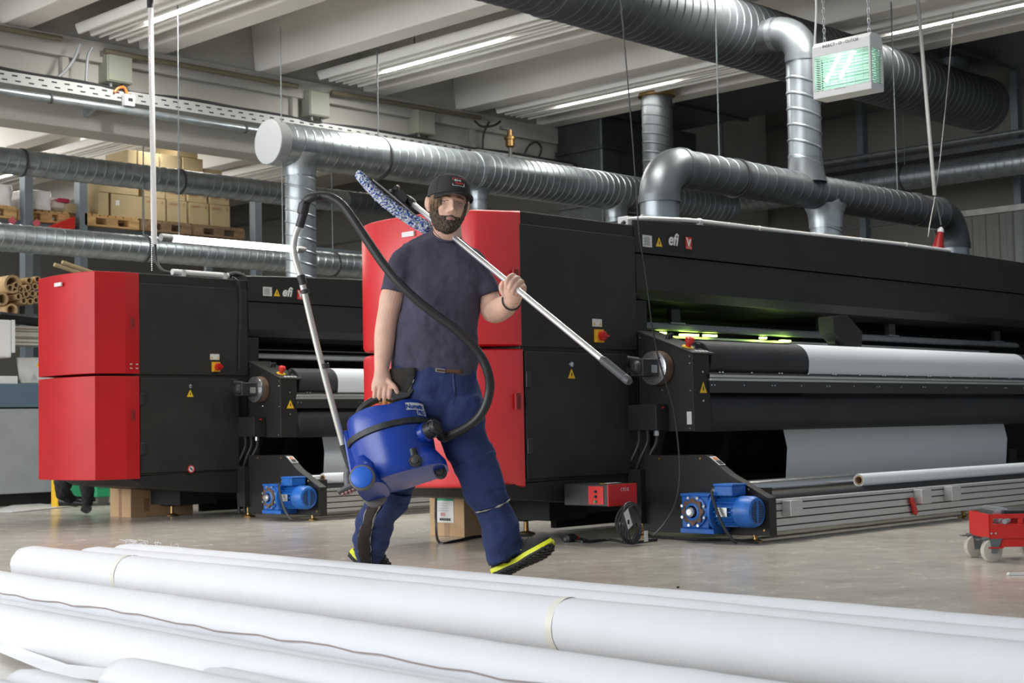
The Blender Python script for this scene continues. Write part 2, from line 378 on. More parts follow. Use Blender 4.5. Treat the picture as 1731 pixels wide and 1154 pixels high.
# ------------------------------------------------------------------ round spiral ducts
def spiral(p0, p1, r, m, parent, name='pipe', pitch=.115, h=.004, n=40, tilt=.35, caps=True):
    p0, p1 = Vector(p0), Vector(p1); t = (p1-p0).normalized(); L = (p1-p0).length
    a = t.orthogonal().normalized(); b = t.cross(a); rs = []; s = 0.0
    prof = [(0, 0), (.07, h*1.0), (.14, h), (.20, 0), (.6, 0)]
    ss = [(0, 0, 0)]
    while s + pitch < L - .02:
        for f, dh in prof: ss.append((s + .02 + f*pitch, dh, 1))
        s += pitch
    ss.append((L, 0, 0))
    for q, dh, on in ss:
        rs.append([p0 + t*(q + (on*math.sin(2*PI*i/n)*tilt*pitch if .02 < q < L-.05 else 0)) + (a*math.cos(2*PI*i/n) + b*math.sin(2*PI*i/n))*(r+dh) for i in range(n)])
    return MB().rings(rs, caps).link(name, m, parent, smooth=13)
def elbow(c, d0, d1, R, r, m, parent, name='elbow', n=40, segs=14):
    """bend whose corner is c: arrives along d0, leaves along d1"""
    c, d0, d1 = Vector(c), Vector(d0).normalized(), Vector(d1).normalized()
    o = c - d0*R + d1*R; pts = []
    for i in range(segs+1):
        th = PI/2*i/segs; pts.append(o - d1*R*math.cos(th) + d0*R*math.sin(th))
    mb = MB().tube(pts, r, n)
    mb.tube([c - d0*R - d0*.03, c - d0*R + d0*.02], r+.006, n); mb.tube([c + d1*R - d1*.02, c + d1*R + d1*.03], r+.006, n)
    return mb.link(name, m, parent, smooth=50)
def clamp(p, ax, r, parent, rod_to=None, wd=.011):
    p, ax = Vector(p), Vector(ax)
    MB().lathe(p - ax*wd, ax, [(r+.002, 0), (r+.010, 0), (r+.010, 2*wd), (r+.002, 2*wd)], 40).link('clamp', M_clamp, parent, smooth=40)
    if rod_to: MB().cyl(p + ZA*r, (p.x, p.y, rod_to), .0065, n=8).link('hanger_rod', M_rod, parent)

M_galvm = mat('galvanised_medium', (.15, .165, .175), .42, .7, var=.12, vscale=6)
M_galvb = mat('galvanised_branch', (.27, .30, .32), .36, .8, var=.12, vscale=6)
# duct A: over the rear machine
t = thing('ventilation_duct', (7.9, 10.6, 2.0), 'pale spiral duct with a flat round end, over the rear machine and behind the cap', 'duct', 'round ventilation ducts')
YA_, ZA_ = 10.6, 3.19
spiral((8.0, YA_, ZA_), (10.35, YA_, ZA_+.01), .192, M_galv, t, pitch=.10, h=.002)
spiral((10.35, YA_, ZA_+.01), (14.6, YA_, ZA_+.02), .200, M_galv, t, pitch=.095, h=.005)
MB().cyl((7.88, YA_, ZA_), (8.0, YA_, ZA_), .197, n=48).link('end_cap', mat('duct_end', (.24, .25, .255), .6, 0.), t, bevel=.006)
clamp((9.15, YA_, ZA_), XA, .193, t, 5.1)
for x, zb, r in ((8.23, 1.90, .135), (10.45, 1.90, .085), (12.55, 1.90, .12)):
    spiral((x, YA_, zb), (x, YA_, ZA_-.12), r, M_galv, t, 'branch', pitch=.11, h=.005, n=32)
    MB().lathe((x, YA_, ZA_-.27), ZA, [(r+.006, 0), (r+.008, .04), (r+.02, .10), (r+.07, .19)], 36, caps=False).link('saddle', M_galv, t)
# ducts D and E at the left
t = thing('ventilation_duct', (6, 13.0, 3.1), 'long spiral duct crossing below the concrete beam in front of the cartons', 'duct', 'round ventilation ducts')
za, zb = onY(100, 282, 13).z, onY(460, 326, 13).z
zD = (za+zb)/2
spiral((4.5, 13, zD), (8.75, 13, zD), .122, M_galv, t, pitch=.10, h=.003); spiral((8.75, 13, zD), (10.7, 13, zD), .120, M_galv, t, pitch=.10, h=.003)
spiral((10.7, 13, zD), (14.5, 13, zD), .122, M_galvm, t, pitch=.10, h=.003)  # same duct in darker steel: shade of its far end put into the colour
clamp((8.55, 13, zD), XA, .123, t, 5.1); clamp((6.83, 13, zD), XA, .124, t)
t = thing('ventilation_duct', (6, 12.9, 2.3), 'long dull spiral duct just above the red cover of the rear machine', 'duct', 'round ventilation ducts')
zE = onY(300, 425, 12.9).z
spiral((4.5, 12.9, zE), (13.5, 12.9, zE), .128, M_galv, t, pitch=.10, h=.003)
clamp(onY(243, 418, 12.9) * 1.0 if False else (onY(243, 418, 12.9).x, 12.9, zE), XA, .129, t, 5.1); clamp((onY(563, 450, 12.9).x, 12.9, zE), XA, .129, t, 5.1)

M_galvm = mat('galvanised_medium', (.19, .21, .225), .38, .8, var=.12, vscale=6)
# duct B: over the front machine, fed by the big duct C
YB = 6.55
t = thing('ventilation_duct', (8.3, YB, 2.0), 'dark grey duct above the front machine with an elbow at both ends', 'duct', 'round ventilation ducts')
xv = onY(1115, 360, YB).x; zB = onY(1220, 297, YB).z; xe = onY(1612, 400, YB).x
rB = .155
spiral((xv, YB, 1.95), (xv, YB, zB-.27), .135, M_galvb, t, 'branch', pitch=.10, h=.006, n=36)
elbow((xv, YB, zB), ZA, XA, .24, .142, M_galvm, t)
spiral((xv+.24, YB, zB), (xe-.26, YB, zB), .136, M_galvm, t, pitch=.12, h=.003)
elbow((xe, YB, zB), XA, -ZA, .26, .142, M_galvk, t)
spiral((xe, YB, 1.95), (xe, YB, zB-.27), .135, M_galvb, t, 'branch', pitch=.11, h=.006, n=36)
xb = onY(1396, 380, YB).x
spiral((xb, YB, 1.95), (xb, YB, zB-.05), .125, M_galv, t, 'branch', pitch=.11, h=.007, n=36)
MB().lathe((xb, YB, zB-.28), ZA, [(.132, 0), (.134, .06), (.142, .12), (.172, .19)], 36, caps=False).link('saddle', M_galv, t)
clamp((onY(1243, 300, YB).x, YB, zB), XA, .138, t); clamp((onY(1545, 350, YB).x, YB, zB), XA, .138, t)
for px, py in ((1216, 262), (1517, 318)):
    p = onY(px, py, YB); MB().cyl((p.x, YB, zB+.13), (p.x, YB, 4.25), .0055, n=8).link('hanger_rod', M_rod, t)
xu = onY(1361, 250, YB).x
YC = 7.15; zC = onY(1400, 102, YC).z; rC = .27
zel = onY(1361, 50, YB).z
zel = min(zel, zC+.10)
MB().lathe((xu, YB, zB+.06), ZA, [(.165, 0), (.145, .08), (.137, .14), (.135, .2)], 36, caps=False).link('saddle', M_galvm, t)
t = thing('ventilation_duct', (10, YC, 3.6), 'very large dark spiral duct with a round end cap, high on the right', 'duct', 'round ventilation ducts')
xc1 = onY(1655, 165, YC).x
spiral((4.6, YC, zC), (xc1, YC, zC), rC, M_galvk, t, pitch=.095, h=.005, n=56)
MB().lathe((xc1-.02, YC, zC), XA, [(rC+.012, 0), (rC+.016, .02), (rC+.016, .10), (rC-.0, .12), (.01, .125)], 48).link('end_cap', M_galvk, t, smooth=40)
clamp((onY(930, 20, YC).x, YC, zC), XA, rC+.003, t, None, .035)
spiral((xu, YB, zB+.2), (xu, YB, zel-.24), .130, M_galvb, t, 'branch', pitch=.125, h=.007, n=36)
elbow((xu, YB, zel), ZA, YA, .24, .132, M_galvm, t); MB().cyl((xu, YB+.2, zel), (xu, YC-.1, zel), .132, n=36).link('branch_stub', M_galvk, t)
xs = onY(1612, 110, YC).x
MB().lathe((xs, YC, zC+.15), ZA, [(.15, 0), (.14, .25), (.14, .40), (.19, .41), (.19, .5), (.14, .52)], 36).link('top_stub', M_galvk, t, smooth=40)
# duct F: across the far wall
t = thing('ventilation_duct', (16, 7, 3.3), 'spiral duct running along the far right wall behind the front machine', 'duct', 'round ventilation ducts')
zF = (onX(1442, 312, 16).z + onX(1731, 274, 16).z)/2
spiral((16, 3.0, zF), (16, 12.0, zF), .145, M_galv, t, pitch=.10, h=.004)
for px in (1530, 1225): clamp((16, onX(px, 300 if px > 1400 else 350, 16).y, zF), YA, .147, t, 4.7)
t = MB().cyl((16.9, 3, onX(1500, 258, 16.9).z), (16.9, 12, onX(1500, 258, 16.9).z), .03, n=12).link('pipe', M_galv)
tag(t, 'thin pale pipe along the far wall above the rear spiral duct', 'pipe')
tag(MB().box(16.0, 16.3, 3, 12, zF+.20, zF+.26).link('cable_tray', M_galvk, smooth=0), 'dark cable tray directly above the duct on the far right wall', 'cable tray')
# rectangular air duct in the dark corner
t = thing('air_duct', (13.6, 11.5, 3.0), 'large rectangular sheet-metal air duct in the dark corner behind the front machine', 'duct')
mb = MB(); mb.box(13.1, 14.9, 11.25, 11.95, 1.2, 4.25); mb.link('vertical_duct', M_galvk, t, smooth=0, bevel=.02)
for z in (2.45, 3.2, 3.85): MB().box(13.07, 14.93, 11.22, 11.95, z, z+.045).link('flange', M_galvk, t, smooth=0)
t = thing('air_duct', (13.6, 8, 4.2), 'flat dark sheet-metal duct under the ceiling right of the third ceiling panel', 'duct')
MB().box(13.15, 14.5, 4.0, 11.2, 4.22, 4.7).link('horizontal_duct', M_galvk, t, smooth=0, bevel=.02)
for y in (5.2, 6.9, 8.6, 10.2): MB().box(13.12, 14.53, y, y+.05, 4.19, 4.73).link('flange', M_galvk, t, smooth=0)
xq = onY(1112, 240, 10.0)
spiral((xq.x, 10.0, 2.2), (xq.x, 10.0, 4.22), .165, M_galvm, t, 'branch', pitch=.10, h=.006, n=36)
MB().lathe((xq.x, 10.0, 4.15), ZA, [(.17, 0), (.20, .01), (.20, .07)], 36).link('collar', M_brass, t)
# clear strip curtain on the far right, seen over the front machine
t = thing('strip_curtain', (15.2, 8, .0), 'row of clear hanging plastic strips against the far right wall', 'curtain')
mb = MB()
for i in range(34):
    y = 6.1 + i*.085; h = .2*random.random()
    mb.box(16.55+.01*(i % 2), 16.555+.01*(i % 2), y, y+.075, .3, 3.05)
mb.link('strips', mat('clear_strip', (.75, .76, .72), .15, trans=.75, alpha=.35), t, smooth=0)['kind'] = 'stuff'
MB().box(16.5, 16.6, 6.0, 9.1, 3.05, 3.12).link('rail', M_galvd, t, smooth=0)

# ------------------------------------------------------------------ insect killer hanging from two chains
XZ = 6.8
a, b2 = onX(1372, 76, XZ), onX(1470, 50, XZ)
y1, y0 = a.y, b2.y; zt = (a.z+b2.z)/2; zb = onX(1470, 150, XZ).z; dz = zt-zb
xd = .125
t = thing('insect_killer', (XZ, (y0+y1)/2, zb), 'white electric insect killer with two glowing green-white tubes, hanging on chains', 'insect killer')
m_em = mat('zapper_glow', (.9, 1, .95), .4, emit=(.75, 1, .88), estr=5)
m_zb = mat('zapper_reflector_glow_tint', (.60, .92, .75), .35)  # mint glow of the tubes put into the reflector's base colour
zh = zt - dz*.26; zl = zb + dz*.13
mb = MB(); prof = [(XZ, zh), (XZ, zt-.025), (XZ+.02, zt), (XZ+xd-.03, zt), (XZ+xd, zt-.03), (XZ+xd, zh)]
mb.prism([(x, y0, z) for x, z in prof], (0, y1-y0, 0)); mb.link('top_housing', M_white, t, smooth=0, bevel=.004)
MB().box(XZ, XZ+xd, y0, y1, zb, zl).link('bottom_tray', M_white, t, smooth=0, bevel=.004)
mb = MB()
for (x, y) in ((XZ, y0), (XZ, y1-.012), (XZ+xd-.012, y0), (XZ+xd-.012, y1-.012)): MB().box(x, x+.012, y, y+.012, zl, zh).link('corner_post', M_white, t, smooth=0)

mb = MB(); n = 15
for i in range(n):
    z = zl + (zh-zl)*(i+.5)/n
    mb.box(XZ+.002, XZ+.005, y0, y1, z-.0015, z+.0015); mb.box(XZ+xd-.005, XZ+xd-.002, y0, y1, z-.0015, z+.0015)
    mb.box(XZ, XZ+xd, y0+.002, y0+.005, z-.002, z+.002); mb.box(XZ, XZ+xd, y1-.005, y1-.002, z-.002, z+.002)
for i in range(1, 7):
    y = y0 + (y1-y0)*i/7; mb.box(XZ+.004, XZ+.007, y-.0015, y+.0015, zl, zh)
mb.link('guard_grille', mat('grille_glow_mint', (.62, .85, .73), .4), t, smooth=0)  # grille colour carries the tubes' mint glow as well
mb = MB()
for i in range(11):
    z = zl + (zh-zl)*(i+.5)/11; mb.box(XZ+xd*.6, XZ+xd*.64, y0+.015, y1-.015, z-.006, z+.006)
mb.box(XZ+xd*.75, XZ+xd*.77, y0+.01, y1-.01, zl, zh)
mb.link('inner_grid', m_zb, t, smooth=0)
for k in (0, 1):
    pa = onX(1396+24*k, 138-6*k, XZ+.04); pb = onX(1421+24*k+1, 88-6*k, XZ+.04)
    MB().cyl(pa, pb, .0095, n=14).link('glowing_tube', m_em, t)
text_mesh('lettering', 'INSECT - O - CUTOR', .0235, M_print, t, onX(1390, 81.5, XZ-.0015), -YA, ZA)
text_mesh('small_lettering', 'insectocutor range', .0085, mat('brown_print', (.25, .12, .08), .6), t, onX(1411, 151.5, XZ-.0015), -YA, ZA)
for px, lab in ((1383, 0), (1474, 1)):
    pt = Vector((XZ+xd*.5, y1-.04 if lab == 0 else y0+.04, zt))
    MB().lathe(pt, ZA, [(.004, 0), (.004, .012)], 8).link('eyelet', M_steel, t)
    mb = MB(); z = pt.z; i = 0
    while z < 4.2:
        c = Vector((pt.x, pt.y, z+.02)); ax = XA if i % 2 else YA
        lk = [c + ax*.007*math.cos(q*PI/4) + ZA*.017*math.sin(q*PI/4) for q in range(9)]
        mb.tube(lk, .0022, 5); z += .027; i += 1
    ch = mb.link('chain', M_steel); tag(ch, 'short link chain holding the %s end of the insect killer' % ('left' if lab == 0 else 'right'), 'chain', 'chains of the insect killer')
tag(MB().tube(catmull([onX(1377, 88, XZ+.05), onX(1378, 60, XZ+.05), onX(1380, 20, XZ+.05), onX(1379, -15, XZ+.05)], 6), .006, 8).link('power_cable', M_white), 'white power cable beside the left chain of the insect killer', 'cable')

# hanging things
def strand(name, pts, Y, r, m, lab, cat, grp=None):
    return tag(MB().tube(catmull([onY(a, b, Y) for a, b in pts], 8), r, 8).link(name, m), lab, cat, grp)
strand('hanging_cable', [(1045, -40), (1057, 90), (1068, 220), (1076, 330), (1081, 400), (1092, 470), (1101, 545)], 5.55, .0038, M_blk, 'thin black cable hanging from the ceiling in front of the logo of the front machine', 'cable')
strand('hanging_cable', [(1101, 545), (1112, 600), (1125, 645), (1140, 700), (1149, 790), (1143, 845), (1126, 880), (1105, 905)], 4.9, .0045, M_blk, 'black cable arcing over the side plate of the front feeder to the floor', 'cable')
t = thing('power_drop', onY(1565, 180, 6.2), 'leaning grey tube with a cord and a red plug above the front machine', 'power drop')
pa, pb = onY(1549, -30, 6.2), onY(1580, 330, 6.2)
MB().cyl(pb, pa, .016, n=12).link('grey_tube', mat('grey_conduit', (.42, .42, .41), .6), t)
MB().tube(catmull([onY(1614, -20, 6.2), onY(1604, 120, 6.2), onY(1590, 260, 6.2), onY(1580, 335, 6.2), onY(1573, 372, 6.2), onY(1569, 400, 6.2)], 6), .004, 6).link('thin_cord', M_galvd, t)
MB().tube(catmull([onY(1580, 332, 6.2), onY(1585, 350, 6.2), onY(1591, 380, 6.2)], 6), .005, 6).link('cord', M_galvd, t)
q = onY(1588, 400, 6.2); ax = (onY(1592, 376, 6.2) - onY(1584, 428, 6.2)).normalized()
MB().lathe(onY(1584, 430, 6.2), ax, [(.03, 0), (.047, .02), (.048, .08), (.040, .10), (.040, .12), (.030, .17), (.026, .20)], 20).link('red_plug', mat('dark_red_plastic', (.30, .008, .01), .4), t)
MB().lathe(onY(1584, 430, 6.2) + ax*.2, ax, [(.028, 0), (.026, .03), (.010, .05)], 16).link('plug_collar', M_white, t)
# white drop pole with bead chain beside it
t = thing('cable_drop_pole', onY(262, 412, 10.4), 'tall white cable pole hanging in front of the cartons above the rear machine', 'pole')
MB().cyl(onY(261, 413, 10.4), onY(254, 0, 10.4), .022, n=16).link('white_tube', M_white, t)
MB().tube(catmull([onY(262, 410, 10.4), onY(264, 440, 10.4), onY(275, 457, 10.35), onY(292, 461, 10.3)], 6), .012, 8).link('black_cable', M_blk, t)
MB().cyl(onY(254, 14, 10.4), onY(253.5, -6, 10.4), .026, n=16).link('clip', M_blk, t)
mb = MB()
for i in range(120):
    q = onY(252.5 + 4.5*i/120, 60 + 400*i/120, 10.38); mb.ball(q, .0055, n=6)
tag(mb.link('bead_chain', M_steel), 'bead chain hanging down beside the white cable pole', 'chain')
# tube lamp on chains
t = thing('tube_lamp', onY(380, 410, 10.5), 'long lit tube lamp hung above the rear machine right of the white pole', 'lamp')
la, lb = onY(272, 401, 10.5), onY(500, 421, 10.5)
la.z = lb.z = (la.z+lb.z)/2
dx = (lb-la).normalized()
MB().cyl(la + dx*.10, lb, .028, n=20).link('glowing_tube', M_tubelight, t)
MB().cyl(la, la + dx*.10, .032, n=20).link('end_cap', mat('lamp_cap', (.4, .4, .4), .4, .3), t)
MB().cyl(lb, lb + dx*.10, .032, n=20).link('end_cap', mat('lamp_cap', ()), t)
for px in (303, 478):
    q = onY(px, 403, 10.5); MB().cyl((q.x, 10.5, la.z+.02), (q.x, 10.5, 4.2), .005, n=6).link('hanger_chain', M_rod, t)
# ------------------------------------------------------------------ the two wide printers
def printer(dx, dy, label, front):
    O = Vector((dx, dy, 0)); XL = 14.6
    t = thing('wide_format_printer', (6.4+dx, 6.3+dy, 0), label, 'printer')
    def B(*a): return MB().box(a[0]+dx, a[1]+dx, a[2]+dy, a[3]+dy, a[4], a[5])
    def S(q): return [Vector(p)+O for p in q]
    NY, NX = -YA, -XA
    # cabinet body
    cab = B(6.03, 7.04, 5.81, 6.95, .36, 1.875).link('cabinet', M_dark, t, smooth=0, bevel=.006)
    B(6.032, 7.035, 5.797, 5.812, 1.115, 1.80).link('upper_panel', M_dark2, cab, smooth=0, bevel=.003)
    dr = B(6.055, 6.945, 5.795, 5.812, .378, 1.088).link('door', M_dark2, cab, smooth=0, bevel=.004)
    for z in (.56, .93): B(6.05, 6.09, 5.782, 5.797, z-.045, z+.045).link('hinge', M_blk, cab, smooth=0, bevel=.004)
    MB().prism(S([(5.83 if front else 5.95, 5.815, .352), (7.04, 5.815, .372), (7.04, 5.815, .185), (6.615, 5.815, .215), (5.95 if front else 6.1, 5.815, .275)]), (0, 1.05, 0)).link('skirt', M_dark, t, smooth=0, bevel=.004)
    # main switch and signs
    c = onY(1010, 568, 5.797) if front else onY(363.5, 620, 5.797+dy)
    sw = MB(); sw.obox(c + NY*.012, XA*.033, ZA*.038, YA*.012); sw = sw.link('main_switch', mat('switch_yellow', (.75, .38, .02), .5), t, smooth=0, bevel=.003)
    mb = MB(); mb.lathe(c + XA*.008 + NY*.024, NY, [(.028, 0), (.028, .022), (.022, .026)], 20); mb.obox(c + XA*.008 + NY*.052, XA*.027, ZA*.007, YA*.01)
    mb.link('switch_knob', mat('switch_red', (.50, .012, .01), .35), sw)
    plate('switch_label', c + ZA*.078 + NY*.002 - XA*.004, XA, ZA, NY, .085, .045, M_white, t)
    for s in (-1, 1): hazard('warning_triangle', c + ZA*.073 + NY*.0042 + XA*(s*.028-.004), XA, ZA, NY, .02, t)
    c = onY(966, 632, 5.795) if front else onY(321.5, 665, 5.795+dy)
    hazard('warning_triangle', c, XA, ZA, NY, .06, t)
    MB().lathe(c + ZA*.055, NY, [(.016, 0), (.014, .008), (.006, .01)], 12).link('door_lock', M_steel, t)
    if not front:
        c = onY(323, 792.5, 5.795+dy); mb = MB(); mb.lathe(c, NY, [(.030, 0), (.030, .002)], 24); s_ = mb.link('prohibition_sign', M_red2, t)
        MB().lathe(c + NY*.002, NY, [(.022, 0), (.022, .001)], 24).link('sign_face', M_white, s_); MB().obox(c + NY*.0035, (XA - ZA)*.011, (XA + ZA)*.0035, YA*.0006).link('sign_bar', M_print, s_)
    # red end covers
    if front: plan = [(6.04, 5.80), (5.99, 5.803), (5.80, 5.895), (5.785, 5.91), (5.70, 6.08), (5.655, 6.30), (5.648, 6.52), (5.68, 6.70), (5.73, 6.80)]
    else: plan = [(6.045, 5.792), (5.925, 5.785), (5.70, 5.835), (5.655, 5.98), (5.635, 6.15), (5.63, 6.32), (5.645, 6.46), (5.665, 6.60)]
    for nm, z0, z1 in (('upper_cover', 1.118, 1.872), ('lower_cover', .338, 1.100)):
        def zt(x): return z1 - (.0 if front else 0.)
        P = [Vector((x+dx, y+dy, 0)) for x, y in plan]
        if front:
            q = catmull(P[3:], 4); P = P[:3] + q
        inn = Vector((6.05+dx, 6.6+dy, 0))
        # rows: bottom edge rounded, sides, top edge rounded (moulded on the front machine, sharp on the rear one)
        rr = .028 if front else .004
        rows = []
        for (ins, z) in ((rr, z0), (rr*.3, z0+rr*.3), (0, z0+rr), (0, z1-rr), (rr*.3, z1-rr*.3), (rr, z1)):
            row = []
            for p in P:
                d = (inn - p); d.z = 0; d.normalize(); k_ = 0 if (p - P[0]).length < .01 else 1
                row.append(Vector((p.x, p.y, z)) + d*ins*k_)
            row.append(Vector((6.04+dx, 6.75+dy, z))); rows.append(row)
        mb = MB(); mb.rings(rows, caps=True)
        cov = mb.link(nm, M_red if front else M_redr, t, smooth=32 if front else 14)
        zc = (z0+z1)/2 + (.0 if nm == 'upper_cover' else .09)
        cx = 5.985 if front else 5.985
        MB().box(cx-.018+dx, cx+.018+dx, 5.786+dy, 5.80+dy, zc-.045, zc+.045).link('latch_recess', mat('red_shadow_plastic', (.28, .01, .01), .5), cov, smooth=0)
        MB().box(cx-.006+dx, cx+.014+dx, 5.784+dy, 5.79+dy, zc-.03, zc+.03).link('latch', mat('red_dark_plastic', (.16, .008, .008), .5), cov, smooth=0, bevel=.003)
        if nm == 'upper_cover':
            c = onX(693, 396, 5.665) if front else onX(101, 481, 5.628+dx)
            plate('white_label', c + NX*.006, -YA, ZA, NX, .10, .028, M_white, cov, th=.012)
            if not front:
                mb = MB()
                for i in (-.02, .03):
                    for j in (-.012, .018): mb.obox(Vector((5.99+dx+i, 5.782+dy, 1.17+j)), XA*.008, YA*.003, ZA*.003)
                mb.link('screw_row', M_white, cov, smooth=0)
    # hood with an arched top
    n = 30; rows = []
    for i in range(n+1):
        x = 7.04 + (XL-7.04)*i/n; u_ = (x-7.04)/5.6
        top = 1.905 + .075*math.sin(min(1, u_*1.05)*PI*.62)**.8 if u_ < 1.0 else 1.94 - .25*(u_-1)
        prof = [(5.80, 1.712), (5.80, top), (5.84, top+.01), (6.9, top+.01), (6.95, 1.4), (6.62, 1.4), (6.62, 1.72)]
        rows.append([Vector((x+dx, y+dy, z)) for y, z in prof])
    hood = MB().rings(rows).link('hood', M_dark, t, smooth=20)
    MB().prism(S([(7.045, 5.806, 1.704), (7.045, 5.795, 1.485), (7.045, 5.83, 1.428), (7.045, 6.0, 1.40), (7.045, 6.6, 1.40), (7.045, 6.6, 1.704)]), (XL-7.045, 0, 0)).link('front_flap', M_dark, hood, smooth=0, bevel=.004)
    c = onY(1094, 407.5, 5.80) if front else onY(452, 492.5, 5.80+dy)
    plate('info_label', c, XA, ZA, NY, .088, .072, M_white, hood, lines=6)
    c = onY(1114, 409.5, 5.80) if front else onY(468, 495, 5.80+dy)
    hazard('warning_triangle', c, XA, ZA, NY, .062, hood)
    c = onY(1151, 410, 5.80) if front else onY(494, 497, 5.80+dy)
    plate('logo_plate', c, XA, ZA, NY, .215, .115, M_blkm, hood, th=.0015)
    e0 = (onY(1129, 413, 5.797) if front else onY(476.5, 500, 5.797+dy))
    text_mesh('logo_lettering', 'efi', .105, M_text, hood, e0, XA, ZA, thick=.001, shear=.25, bold=.003)
    c = onY(1164, 411, 5.797) if front else onY(507.5, 498, 5.797+dy)
    plate('badge', c, XA, ZA, NY, .062, .078, M_red2, hood, th=.002)
    mb = MB(); q = c + NY*.0022
    mb.prism([q + XA*x + ZA*z for x, z in ((-.026, .036), (-.012, .034), (.0, .0), (.008, .026), (.024, .026), (.006, -.02), (-.006, -.02))], NY*.0008)
    mb.link('badge_mark', M_text, hood, smooth=0)
    text_mesh('badge_lettering', 'VUTEk', .017, M_text, hood, c + NY*.0022 - XA*.024 - ZA*.034, XA, ZA)
    # conduit on the top
    if front:
        pts = []
        for px, py in ((1058, 371), (1090, 369.5), (1130, 371), (1180, 374), (1280, 386), (1370, 396.5), (1460, 406), (1540, 415), (1605, 424)):
            pts.append(onY(px, py, 5.83))
        cp = catmull(pts, 5); cd_ = MB().tube(cp, .0155, 12).link('top_conduit', M_white, t)
        for px, py in ((1182, 374), (1283, 386.5), (1375, 397), (1455, 406), (1531, 414)):
            q = onY(px, py, 5.83); MB().cyl(q - XA*.012, q + XA*.012, .020, n=12).link('clip', M_white, cd_); MB().box(q.x-.02, q.x+.02, 5.815, 5.84, q.z-.035, q.z).link('clip_foot', M_white, cd_, smooth=0)
        MB().box(7.0, 7.09, 5.82, 5.9, 1.875, 1.93).link('cable_entry', M_white, t, smooth=0, bevel=.004)
        MB().tube(catmull([onY(1060, 372, 5.85), onY(1054, 377, 5.85), onY(1048, 385, 5.9)], 5), .014, 8).link('black_cable', M_blk, t)
    else:
        MB().tube([onY(291, 459.5, 5.95+dy), onY(385, 466.5, 5.95+dy)], .024, 12).link('top_conduit', M_white, t)
        for px in (308, 378): q = onY(px, 461+(px-308)*.07, 5.95+dy); MB().box(q.x-.015, q.x+.015, q.y-.03, q.y+.03, q.z-.045, q.z+.02).link('clip', M_white, t, smooth=0)
        MB().tube(catmull([onY(385, 466, 5.95+dy), onY(398, 463, 5.95+dy), onY(412, 467, 5.95+dy)], 5), .022, 8).link('black_cable', M_blk, t)
        MB().tube(catmull([onY(393, 468, 5.78+dy), onY(404, 480, 5.78+dy), onY(406, 520, 5.78+dy), onY(405, 575, 5.78+dy), onY(404, 625, 5.78+dy)], 6), .007, 6).link('black_cable', M_blk, t)
    # interior
    B(7.10, XL, 6.55, 6.6, .02, 1.45).link('rear_shade_panel', M_black, t, smooth=0)  # back of the opening, extended down to block light under the machine
    B(7.045, 7.15, 5.81, 6.4, .19, 1.42).link('inner_post', M_dark, t, smooth=0, bevel=.003)
    B(7.15, XL, 6.0, 6.55, 1.09, 1.14).link('print_bed', M_dark2, t, smooth=0)
    # gantry rail with brackets, z about 1.26
    ra = B(7.16, 12.25, 5.90, 5.96, 1.256, 1.30).link('gantry_rail', M_alud, t, smooth=0, bevel=.003)
    B(7.16, 12.25, 5.885, 5.905, 1.262, 1.288).link('rail_face', M_alu if not front else M_alud, ra, smooth=0)
    for px in ((1141, 1390, 1506, 1684) if front else ()):
        q = onY(px, 540, 5.9); B(q.x-.045, q.x+.045, 5.89, 5.93, 1.30, 1.39).link('bracket', M_dark, ra, smooth=0, bevel=.003); B(q.x-.06, q.x+.09, 5.885, 5.94, 1.296, 1.306).link('bracket_foot', M_alud, ra, smooth=0)
    if not front:
        for z, y in ((1.34, 6.1), (1.285, 6.0)): B(7.2, 12.3, y, y+.02, z, z+.008).link('guide_bar', M_alu, ra, smooth=0)
    if front:
        q = [(1408, 534), (1433, 533), (1458, 561), (1457, 586), (1427, 582), (1410, 562)]
        mb = MB(); mb.prism([onY(a_, b_, 5.56) for a_, b_ in q], (0, .12, 0)); mb.link('carriage_arm', M_dark, t, smooth=0, bevel=.004)
        a_ = onY(1415, 578, 5.6); MB().cyl(a_, a_ + YA*.06, .028, n=20).link('guide_wheel', M_blk, t)
        # UV lamps curing the print: thin glowing slots with their light
        m_uv = mat('curing_lamp', (.6, 1, .1), .5, emit=(.62, 1.0, .16), estr=12)
        for px, py, wd in ((1168, 566, .17), (1121, 562.5, .07), (1203, 567, .12), (1330, 576, .10), (1293, 571, .05)):
            q = onY(px, py, 5.93); MB().box(q.x-wd/2, q.x+wd/2, 5.93, 5.96, q.z-.006, q.z+.006).link('curing_lamp', m_uv, t, smooth=0)
        MB().box(7.3, 11.9, 5.98, 6.0, 1.215, 1.228).link('light_bar', M_alu, t, smooth=0)
        for px, py, e in ((1168, 568, .5), (1330, 578, .9)):
            q = onY(px, py, 5.86); l = bpy.data.lights.new('curing_glow', 'POINT'); l.energy = e; l.color = (.6, 1, .2); l.shadow_soft_size = .03
            lo = bpy.data.objects.new('curing_glow', l); col.objects.link(lo); lo.location = q
    # rollers
    up = MB().lathe((7.24+dx, 5.515+dy, 1.045), XA, [(.02, 0), (.112, .0), (.120, .012), (.120, 6.9), (.112, 6.91), (.02, 6.91)], 48).link('upper_roller', M_rubber, t, smooth=35)
    lo = MB().lathe((7.20+dx, 5.505+dy, .738), XA, [(.02, 0), (.10, .0), (.122, .03), (.122, 6.9), (.02, 6.92)], 48).link('lower_roller', M_rubber, t, smooth=35)
    # front rail
    fr = B(7.19, XL, 5.375, 5.40, .846, .918).link('front_rail', M_blk, t, smooth=0, bevel=.002)
    mb = MB(); mb.box(7.19+dx, XL+dx, 5.372+dy, 5.40+dy, .918, .934); mb.box(7.19+dx, XL+dx, 5.372+dy, 5.40+dy, .938, .953)
    mb.link('aluminium_strip', M_alu, fr, smooth=0, bevel=.002)
